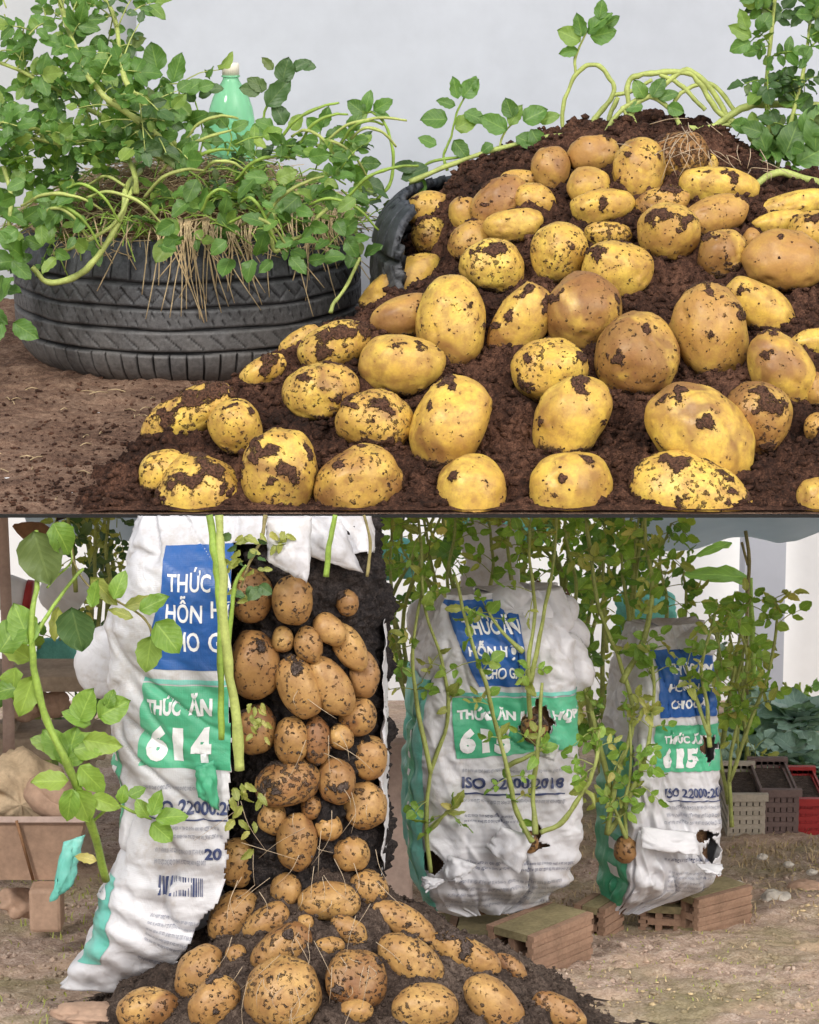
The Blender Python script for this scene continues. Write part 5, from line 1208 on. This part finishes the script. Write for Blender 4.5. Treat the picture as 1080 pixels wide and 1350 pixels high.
# ---- wispy stems on the standing bags
def wisp(label, D, stems, kinds=('leaf_olive', 'leaf_bright', 'leaf_bright'), rad=.0038, dens=1.0, size=(.015, .029), mat_='stem_o', cap=300):
    b0 = P(stems[0][0][0], stems[0][0][1], D); pl = Plant('potato_plant', label, 'plant', tuple(b0), 'thin potato plants on the standing bags', mat_, cap)
    for s in stems:
        path = pl.stalk([P(x, y, D+random.uniform(-.015, .015)) for x, y in s], [rad, rad*.5], None, 6, 'stem', 4)
        m = len(path)
        for i in range(3, m):
            if random.random() < dens*(.25+.75*i/m):
                for _ in range(random.choice((2, 2, 3))):
                    d = Vector((random.uniform(-1, 1), random.uniform(-.8, .4), random.uniform(-.5, .8)))
                    if random.random() < .55: pl.compound(path[i], d, random.uniform(.02, .05), random.uniform(*size)*.85, 1, random.choice(kinds), Vector((0, -1, .4))+rv(.6), .0008)
                    else: pl.leaf(path[i], d, Vector((0, -1, .4))+rv(.6), random.uniform(*size)*1.1, random.choice(kinds))
    pl.done(); return pl
wisp('thin plant rising from the lower left slit of the middle bag', 4.40, [[(568, 1150), (562, 1090), (568, 1020), (590, 950), (585, 880), (560, 800), (555, 720), (550, 660)], [(562, 1100), (585, 1075), (598, 1062)], [(568, 1020), (550, 930), (545, 850), (560, 760)]], dens=.7)
wisp('branching plant growing out of the middle bag\'s right slit', 4.37, [[(702, 1110), (682, 1070), (668, 1010), (655, 960), (640, 900), (620, 840), (600, 760)], [(706, 1100), (703, 1040), (710, 980), (715, 900)], [(712, 1098), (740, 1085), (765, 1050), (785, 1010), (790, 960)], [(668, 1010), (690, 1000), (720, 985)]], dens=.42, rad=.0046)
wisp('tall stems standing before the blue panel of the middle bag', 4.42, [[(700, 960), (697, 880), (705, 800), (698, 730), (700, 660)], [(700, 900), (715, 820), (730, 740), (735, 660)], [(690, 860), (660, 830), (640, 800)]], dens=.5)
wisp('dense plant between the middle and the narrow bag', 4.60, [[(800, 1100), (815, 1020), (835, 950), (820, 880), (790, 800), (775, 700), (770, 650)], [(800, 1100), (825, 1060), (850, 1000), (862, 920), (858, 860)], [(820, 900), (850, 840), (860, 770), (850, 700), (855, 650)], [(805, 1040), (785, 960), (765, 880), (755, 800)]], dens=1.2, rad=.005)
wisp('thin plant rooted in the narrow bag\'s green side', 4.60, [[(826, 1105), (824, 1060), (832, 1010), (830, 950)], [(826, 1105), (812, 1070), (800, 1040)]], dens=.5)
wisp('plant climbing out of the narrow bag\'s upper slit', 4.64, [[(936, 985), (932, 930), (925, 880), (940, 820), (945, 790)], [(936, 970), (915, 915), (905, 880)]], dens=.8)
wisp('tall leafy plant right of the narrow bag', 4.95, [[(965, 1090), (962, 1010), (975, 940), (985, 870), (975, 820), (990, 790)], [(962, 1030), (990, 950), (1015, 880), (1025, 810), (1020, 790)], [(960, 1060), (945, 960), (950, 870), (935, 810)]], dens=1.0, size=(.018, .034))
wisp('wispy plant hanging at the top between the torn and the middle bag', 4.62, [[(535, 900), (520, 820), (515, 740), (520, 660)], [(525, 830), (500, 760), (490, 700), (495, 660)]], dens=.9)
wisp('leafy stems filling the space above the middle bag', 4.78, [[(600, 830), (590, 760), (600, 700), (595, 650)], [(640, 800), (650, 740), (640, 650)], [(680, 800), (670, 720), (675, 650)], [(740, 850), (760, 780), (745, 700), (750, 650)], [(580, 850), (570, 780), (530, 720), (540, 650)]], dens=1.3, size=(.018, .032))
wisp('upright leafy plant behind the narrow bag', 5.05, [[(870, 860), (880, 800), (870, 740), (885, 690)], [(840, 900), (830, 820), (820, 740), (825, 650)], [(900, 830), (905, 790), (900, 750)], [(800, 860), (795, 780), (800, 650)]], kinds=('leaf_olive', 'leaf_bright', 'leaf'), dens=1.3, size=(.018, .032))
wisp('sparse stems at the left behind the torn bag\'s shoulder', 4.5, [[(130, 800), (125, 740), (130, 650)], [(100, 780), (95, 720), (85, 650)], [(150, 790), (140, 720), (150, 650)]], kinds=('leaf_dark', 'leaf_olive'), dens=1.0)

# ---- bushes behind the bags
for lb, D, x0, x1, y0, y1, n_, kd, sz in (('leafy bush behind the gap between the torn and the middle bag', 6.0, 500, 620, 660, 900, 75, ('leaf_olive', 'leaf_bright', 'leaf'), .03),
        ('big yellow-green bush behind the top of the middle bag', 6.2, 600, 760, 650, 830, 110, ('leaf_olive', 'leaf_olive', 'leaf_bright', 'dead'), .03),
        ('yellow-green bush between the middle and the narrow bag', 6.0, 745, 860, 650, 980, 120, ('leaf_olive', 'leaf_bright', 'leaf'), .03),
        ('leafy bush behind the cabbages at the right edge', 6.6, 1000, 1095, 900, 1010, 45, ('leaf_blue', 'leaf', 'leaf_bright'), .035),
        ('low green bush behind the narrow bag\'s right side', 6.0, 930, 1000, 830, 1060, 70, ('leaf_olive', 'leaf_bright', 'leaf_blue'), .03),
        ('dark green bush at the top left behind the torn bag', 6.0, 80, 170, 660, 780, 40, ('leaf_dark', 'leaf_olive'), .03),
        ('bush at the left behind the clay planter', 6.2, 0, 130, 840, 1000, 40, ('leaf', 'leaf_dark'), .035)):
    zb = float(gnd(D-CD)); pl = Plant('bush', lb, 'bush', (float(wx_((x0+x1)/2, D)), D-CD, zb), 'bushes behind the feed bags', 'stem_o', 300)
    for k_ in range(5):
        xa = random.uniform(x0+10, x1-10); xb = random.uniform(x0, x1); b_ = P((x0+x1)/2+random.uniform(-12, 12), y1, D); b_[2] = max(zb, b_[2]-.2); pl.stalk([b_, P(xa, y1-.3*(y1-y0), D+.02), P((xa+xb)/2, y1-.7*(y1-y0), D), P(xb, y0, D-.02)], [.006, .0025], None, 6, 'stem', 3)
    for k_ in range(int(n_*.95)):
        px, py = random.uniform(x0, x1), random.uniform(y0, y1); pl.compound(P(px, py, D+random.uniform(-.12, .15)), rv(), .04, random.uniform(.7, 1.2)*sz, random.choice((1, 2)), random.choice(kd), Vector((0, -1, .4))+rv(.7), .001)
    pl.done()
# ---- background of the lower garden
def box_thing(name, label, cat, m, pts_boxes, origin, group=None, part='plank'):
    t = thing(name, label, cat, origin, group)
    for c, d in pts_boxes:
        mb = MB(); mb.box((0, 0, 0), d); o = obj(part, mesh(part, np.concatenate(mb.v), mb.f, M[m], False), t, np.array(c)-np.array(origin)); bv = o.modifiers.new('edge', 'BEVEL'); bv.width = min(d)*.12; bv.segments = 2
    return t
WZ = -1.25
mb = MB(); mb.box((0, 3.75, -.2), (12, .1, 2.0)); tag(mb.build('white_wall_and_sky', M['wall2'], origin=(0, 3.75, WZ), smooth=False), 'long white wall at the far end of the lower garden, most of it standing in for bright sky', 'wall')  # a wall at the right; elsewhere this backdrop stands in for glaring sky
def wx(px, D): return (px-540)/F*D
mb = MB(); D = 7.6; mb.box(((wx(988, D)+wx(1043, D))/2, D-CD, -.25), (wx(1043, D)-wx(988, D), .12, 1.5)); tag(mb.build('grey_pillar', M['wall3'], origin=(wx(1015, D), D-CD, -1), smooth=False), 'wide grey pillar at the right before the white wall', 'pillar')
t = thing('metal_pole', 'thin dark pole holding up the shade net at the right', 'pole', tuple(P(984, 900, 6.3)))
mb = MB(); mb.tube(pp([(985, 930, 6.3), (985, 800, 6.3), (988, 740, 6.3), (983, 700, 6.3)]), [.004], 8, 3); mb.build('pole_shaft', M['stem_d'], t)
mb = MB(); mb.tube(pp([(986, 745, 6.3), (978, 715, 6.3)]), [.003], 6, 1); mb.build('brace', M['stem_d'], t)
# shade net
n = 60; S_, T_ = np.meshgrid(np.linspace(0, 1, n), np.linspace(0, 1, 24)); c = [P(830, 722, 6.4), P(1150, 694, 6.4), P(1150, 640, 5.95), P(810, 640, 5.95)]
s, t_ = S_[..., None], T_[..., None]; p = (c[0]*(1-s)+c[1]*s)*(1-t_)+(c[3]*(1-s)+c[2]*s)*t_; p[..., 2] -= .018*np.sin(S_*math.pi*2.3)**2*(1-T_)+.008*fbm(S_*6, T_*4, 0, 3)
o = obj('shade_net', mesh('shade_net', p, gridf(n, 24), M['net'])); tag(o, 'sagging grey-green shade net along the top right of the lower garden', 'shade net'); sm = o.modifiers.new('t', 'SOLIDIFY'); sm.thickness = .003
S_, T_ = np.meshgrid(np.linspace(0, 1, n), np.linspace(0, 1, 24)); s, t_ = S_[..., None], T_[..., None]
c = [P(40, 706, 6.4), P(210, 700, 6.4), P(210, 640, 6.0), P(20, 640, 6.0)]; p = (c[0]*(1-s)+c[1]*s)*(1-t_)+(c[3]*(1-s)+c[2]*s)*t_; p[..., 2] -= .02*np.sin(S_*math.pi*2)**2*(1-T_)
o = obj('shade_net', mesh('shade_net', p, gridf(n, 24), M['net'])); tag(o, 'piece of shade net at the top left above the leaves', 'shade net'); sm = o.modifiers.new('t', 'SOLIDIFY'); sm.thickness = .003
for px, py, w_, h_, D, lb in ((525, 740, 46, 50, 6.9, 'teal netting strip seen between the torn and the middle bag'), (850, 810, 60, 60, 6.7, 'teal netting seen through leaves above the narrow bag'), (660, 700, 120, 30, 6.9, 'teal netting at the top above the middle bag'), (75, 860, 50, 34, 6.2, 'small teal cloth seen through the leaves at left')):
    cushion('teal_netting', lb, 'netting', [(px-w_/2, py-h_/2), (px, py-h_*.55), (px+w_/2, py-h_/2), (px+w_/2, py+h_/2), (px, py+h_*.45), (px-w_/2, py+h_/2)], D, 'netteal', .03)
# banana leaf
pl = Plant('banana_plant', 'large pale green banana leaf stretching left from the pole at the right', 'plant', tuple(P(990, 765, 6.6)), None, 'stem')
pl.leaf(P(990, 762, 6.6), (-1, .1, .10), (0, -.9, .55), 95*6.6/F, 'banana'); pl.leaf(P(965, 715, 6.7), (-1, .1, -.35), (0, -.9, .6), 55*6.7/F, 'banana'); pl.leaf(P(850, 780, 6.7), (.3, .1, -1), (0, -.9, .4), 60*6.7/F, 'banana')
pl.stalk(pp([(990, 930, 6.6), (992, 850, 6.6), (990, 762, 6.6)]), [.012, .004], 'stem'); pl.done()
# cabbages
for px, py, lb, D in ((1052, 955, 'blue-green cabbage plant at the right edge, tallest of its bed', 6.2), (1000, 975, 'blue-green cabbage plant left of the tallest one', 6.3), (1020, 1018, 'low cabbage plant just above the lattice crate', 6.1), (1072, 1022, 'low cabbage plant at the right edge above the crates', 6.1), (975, 1010, 'small pale cabbage plant nearest the narrow bag', 6.1)):
    pl = Plant('cabbage', lb, 'cabbage', tuple(P(px, py+25, D)), 'cabbages in the bed at the right', 'stem')
    pl.stalk([P(px, py+45, D), P(px, py+25, D), P(px+1, py, D)], [.008, .006], 'stem')
    for k_ in range(24):
        a = k_*2.4; e = .15+1.1*(k_/24); pl.leaf(P(px, py+8-k_*.6, D), (math.cos(a), math.sin(a)*.9, e), (-math.cos(a)*e, -math.sin(a)*e-.2, 1), random.uniform(.075, .125), 'leaf_blue')
    pl.done()
# lattice crates
def crate(label, px0, px1, py0, py1, D, m):
    x0, x1 = wx(px0, D), wx(px1, D); z1, z0 = P(0, py0, D)[2], P(0, py1, D)[2]; o0 = ((x0+x1)/2, D-CD+.12, z0); t = thing('lattice_crate', label, 'crate', o0, 'lattice crates in front of the cabbages'); W_ = x1-x0; H_ = z1-z0; dp = .22
    def bar(c, d, nm):
        mb = MB(); mb.box((0, 0, 0), d); obj(nm, mesh(nm, np.concatenate(mb.v), mb.f, M[m], False), t, c)
    for sy in (-.5, .5):
        nv_ = 6
        for k in range(nv_): bar((-W_/2+W_*k/(nv_-1), sy*dp, H_/2), (.010, .006, H_), 'upright_slat')
        for k in range(5): bar((0, sy*dp+.004*np.sign(sy), H_*(k+.3)/4.6), (W_, .004, .009), 'cross_slat')
    for sx in (-.5, .5):
        for k in range(5): bar((sx*W_+.004*np.sign(sx), 0, H_*(k+.3)/4.6), (.004, dp, .009), 'side_slat')
    bar((0, -dp/2-.004, H_), (W_+.02, .014, .014), 'rim'); bar((0, dp/2+.004, H_), (W_+.02, .014, .014), 'rim'); bar((0, 0, .004), (W_, dp-.01, .006), 'floor')
    mb = MB(); mb.box((0, 0, H_*.45), (W_*.93, dp*.9, H_*.84)); obj('soil_fill', mesh('soil_fill', np.concatenate(mb.v), mb.f, M['pilesoil'], False), t); return t
crate('pale lattice crate of soil right of the narrow bag', 980, 1024, 1052, 1106, 5.62, 'crate')
crate('brown lattice crate of soil beside the pale one', 1027, 1070, 1046, 1104, 5.64, 'crated')
crate('red crate cut off by the right edge', 1072, 1110, 1058, 1102, 5.66, 'red')
# rocks
def rock(label, px, py, w_, h_, D, m, seed):
    v, f = ICO[4]; q = v*(1+.28*fbm(v[:, 0]*1.6+seed, v[:, 1]*1.6, v[:, 2]*1.6, seed, 3)+.06*fbm(v[:, 0]*8, v[:, 1]*8, v[:, 2]*8, seed, 2))[:, None]; k = D/F
    c = P(px, py, D); return tag(obj('stone', mesh('stone', q*np.array([w_*k/2, w_*k/3, h_*k/2]), f, M[m], False), None, c), label, 'stone', 'stones on the lower ground')
rock('pale rough chunk of rubble on the ground at the right', 1020, 1188, 46, 32, 4.93, 'rock', 3)
rock('flat tan slab of rubble at the right edge', 1060, 1172, 50, 26, 5.03, 'clay2', 5)
rock('small dark grey stone beside the pale rubble', 990, 1200, 22, 14, 4.88, 'crated', 8)
rock('small dark clod right of the spilled pile', 750, 1306, 16, 13, 4.36, 'blacksoil', 9)
rock('small dark clod below the narrow bag', 798, 1225, 10, 14, 4.75, 'blacksoil', 12)
rock('flat brown stone under the torn bag\'s foot', 130, 1338, 110, 26, 3.98, 'clay2', 15)
rock('rounded brown stone behind the torn bag at the left edge', 25, 1190, 50, 40, 4.6, 'clay2', 17)
for i, (px, py, lb) in enumerate(((1005, 1130, 'pale pebble in the dry grass below the crates'), (1040, 1140, 'pale pebble right of the other in the dry grass'), (1070, 1150, 'pebble nearest the right edge above the slab'), (975, 1165, 'pebble beside the terracotta brick'))): rock(lb, px, py, 14, 9, 5.2-.06*i, 'rock', 20+i)
# left background things
box_thing('bench', 'grey-green plank bench behind the leaves at the left', 'bench', 'wood', [((wx(45, 5.3), 1.1, P(0, 890, 5.3)[2]), (.22, .14, .028)), ((wx(40, 5.3), 1.1, P(0, 975, 5.3)[2]), (.24, .14, .04)), ((wx(95, 5.3), 1.12, P(0, 1040, 5.3)[2]), (.03, .1, .26)), ((wx(-5, 5.3), 1.12, P(0, 1040, 5.3)[2]), (.03, .1, .26))], (wx(45, 5.3), 1.1, float(gnd(1.1))))
for i, (px, py, lb) in enumerate(((70, 930, 'broken brown log end under the bench board'), (30, 935, 'log end at the left edge under the bench board'))): rock(lb, px, py, 44, 36, 5.3, 'clay2', 30+i)
t = thing('wooden_post', 'thin pinkish wooden post at the left edge', 'post', tuple(P(10, 850, 5.0))); mb = MB(); mb.tube(pp([(12, 1000, 5.0), (10, 850, 5.0), (4, 690, 5.0), (2, 650, 5.0)]), [.011, .009], 8, 3); mb.build('post_shaft', M['woodp'], t)
t = thing('plastic_tub', 'white plastic tub with a red rim lying at the left', 'tub', tuple(P(25, 785, 5.4)))
mb = MB(); a0, a1 = P(-15, 775, 5.4), P(36, 788, 5.4); mb.tube([a0, (a0+a1)/2, a1], [.034, .034, .03], 20, 2); mb.build('tub_body', M['white'], t)
mb = MB(); mb.tube([a1+np.array([-.004, 0, .0]), a1+np.array([.008, 0, -.002])], [.034, .034], 20, 1); mb.build('tub_rim', M['red'], t)
cushion('white_bundle', 'white rounded bundle behind the leaves at the left', 'bundle', [(55, 770), (75, 752), (110, 755), (112, 790), (95, 808), (60, 800)], 5.6, 'wall2', .05)
cushion('brown_board', 'dark brown curled bark hanging at the top left corner', 'bark', [(15, 690), (45, 685), (78, 720), (74, 745), (50, 750), (40, 715)], 4.7, 'dead', .012)
# clay planter box with sacking
t = thing('clay_planter', 'square brown clay planter box at the left edge', 'planter', tuple(P(45, 1165, 4.55))); D = 4.5
c = [P(-40, 1082, D), P(112, 1082, D), P(92, 1160, D+.02), P(-20, 1160, D+.02)]; dp = np.array([0, .17, .0]); th = np.array([0, .012, 0])
mb = MB(); mb.add([c[0], c[1], c[2], c[3], c[0]+dp, c[1]+dp, c[2]+dp*.85, c[3]+dp*.85], [(0, 3, 2, 1), (1, 2, 6, 5), (4, 5, 6, 7), (0, 4, 7, 3), (3, 7, 6, 2)]); o = mb.build('planter_body', M['clay2'], t, smooth=False); sm = o.modifiers.new('t', 'SOLIDIFY'); sm.thickness = .012
mb = MB(); 
for a_, b_ in ((c[0], c[1]), (c[1], c[1]+dp), (c[0]+dp, c[1]+dp), (c[0], c[0]+dp)): mb.tube([a_, b_], [.007], 4, 1)
mb.build('planter_rim', M['woodp'], t, smooth=False)
mb = MB(); q0, q1 = P(22, 1082, D-.006), P(44, 1160, D+.012); mb.tube([q0, q1], [.0025], 5, 1); mb.build('planter_seam', M['dead'], t)
cushion('burlap_sack', 'heap of tan sacking in the clay planter box', 'sack', [(-30, 1010), (10, 990), (60, 1010), (95, 1050), (100, 1084), (40, 1090), (-30, 1088)], 4.62, 'burlap', .06, None, 2.2)
cushion('burlap_sack', 'brown folded sack behind the plant at the left, above the tan heap', 'sack', [(40, 1025), (85, 1025), (100, 1070), (60, 1080)], 4.55, 'clay2', .03)
box_thing('wooden_block', 'reddish wooden block standing on the ground behind the torn bag', 'block', 'clay2', [(tuple(P(62, 1195, 4.5)), (.05, .05, .07))], tuple(P(62, 1195, 4.5)), None, 'block')
box_thing('stone_slab', 'grey-brown slab leaning behind the torn bag between it and the middle bag', 'slab', 'woodp', [(tuple(P(505, 1090, 4.9)), (.1, .05, .30))], tuple(P(505, 1090, 4.9)), None, 'block')
# weeds and litter on the ground
def tufts(name, label, n, box, h, kind):
    V, Fc, k = [], [], 0
    for _ in range(n):
        x, y = random.uniform(box[0], box[1]), random.uniform(box[2], box[3])
        if vn(x*3.5, y*3.5, 0, 77) < -.05 and random.random() < .85: continue
        z = float(g_fine(np.array(x), np.array(y))) ; a = random.random()*6.28; l = random.uniform(.4, 1)*h; w_ = .0012; d = np.array([math.cos(a), math.sin(a), 0]); s = np.array([-d[1], d[0], 0])*w_
        b = np.array([x, y, z-.002]); m1 = b+np.array([0, 0, l*.6])+d*l*.25; tp = b+np.array([0, 0, l*.8])+d*l*.8
        V += [b-s, b+s, m1+s*.8, m1-s*.8, tp]; Fc += [(k, k+1, k+2, k+3), (k+3, k+2, k+4)]; k += 5
    me = mesh(name, np.array(V), Fc, M[kind]); 
    if kind.startswith('leaf'): me.uv_layers.new(name='UVMap')
    tag(obj(name, me), label, 'grass', kind='stuff')
tufts('grass', 'short green weeds on the lower ground', 2000, (.05, .9, -.4, 1.5), .009, 'leaf_olive')
tufts('dry_grass', 'dry straw-coloured grass on the lower ground', 5200, (.15, 1.1, .55, 1.6), .022, 'straw')
tufts('grass', 'low weeds on the ground at the lower left', 900, (-.75, -.3, -.2, 1.0), .018, 'leaf_olive')
tufts('dry_grass', 'dry bits on the front lower ground', 1500, (-.7, .8, -.45, .6), .008, 'straw')
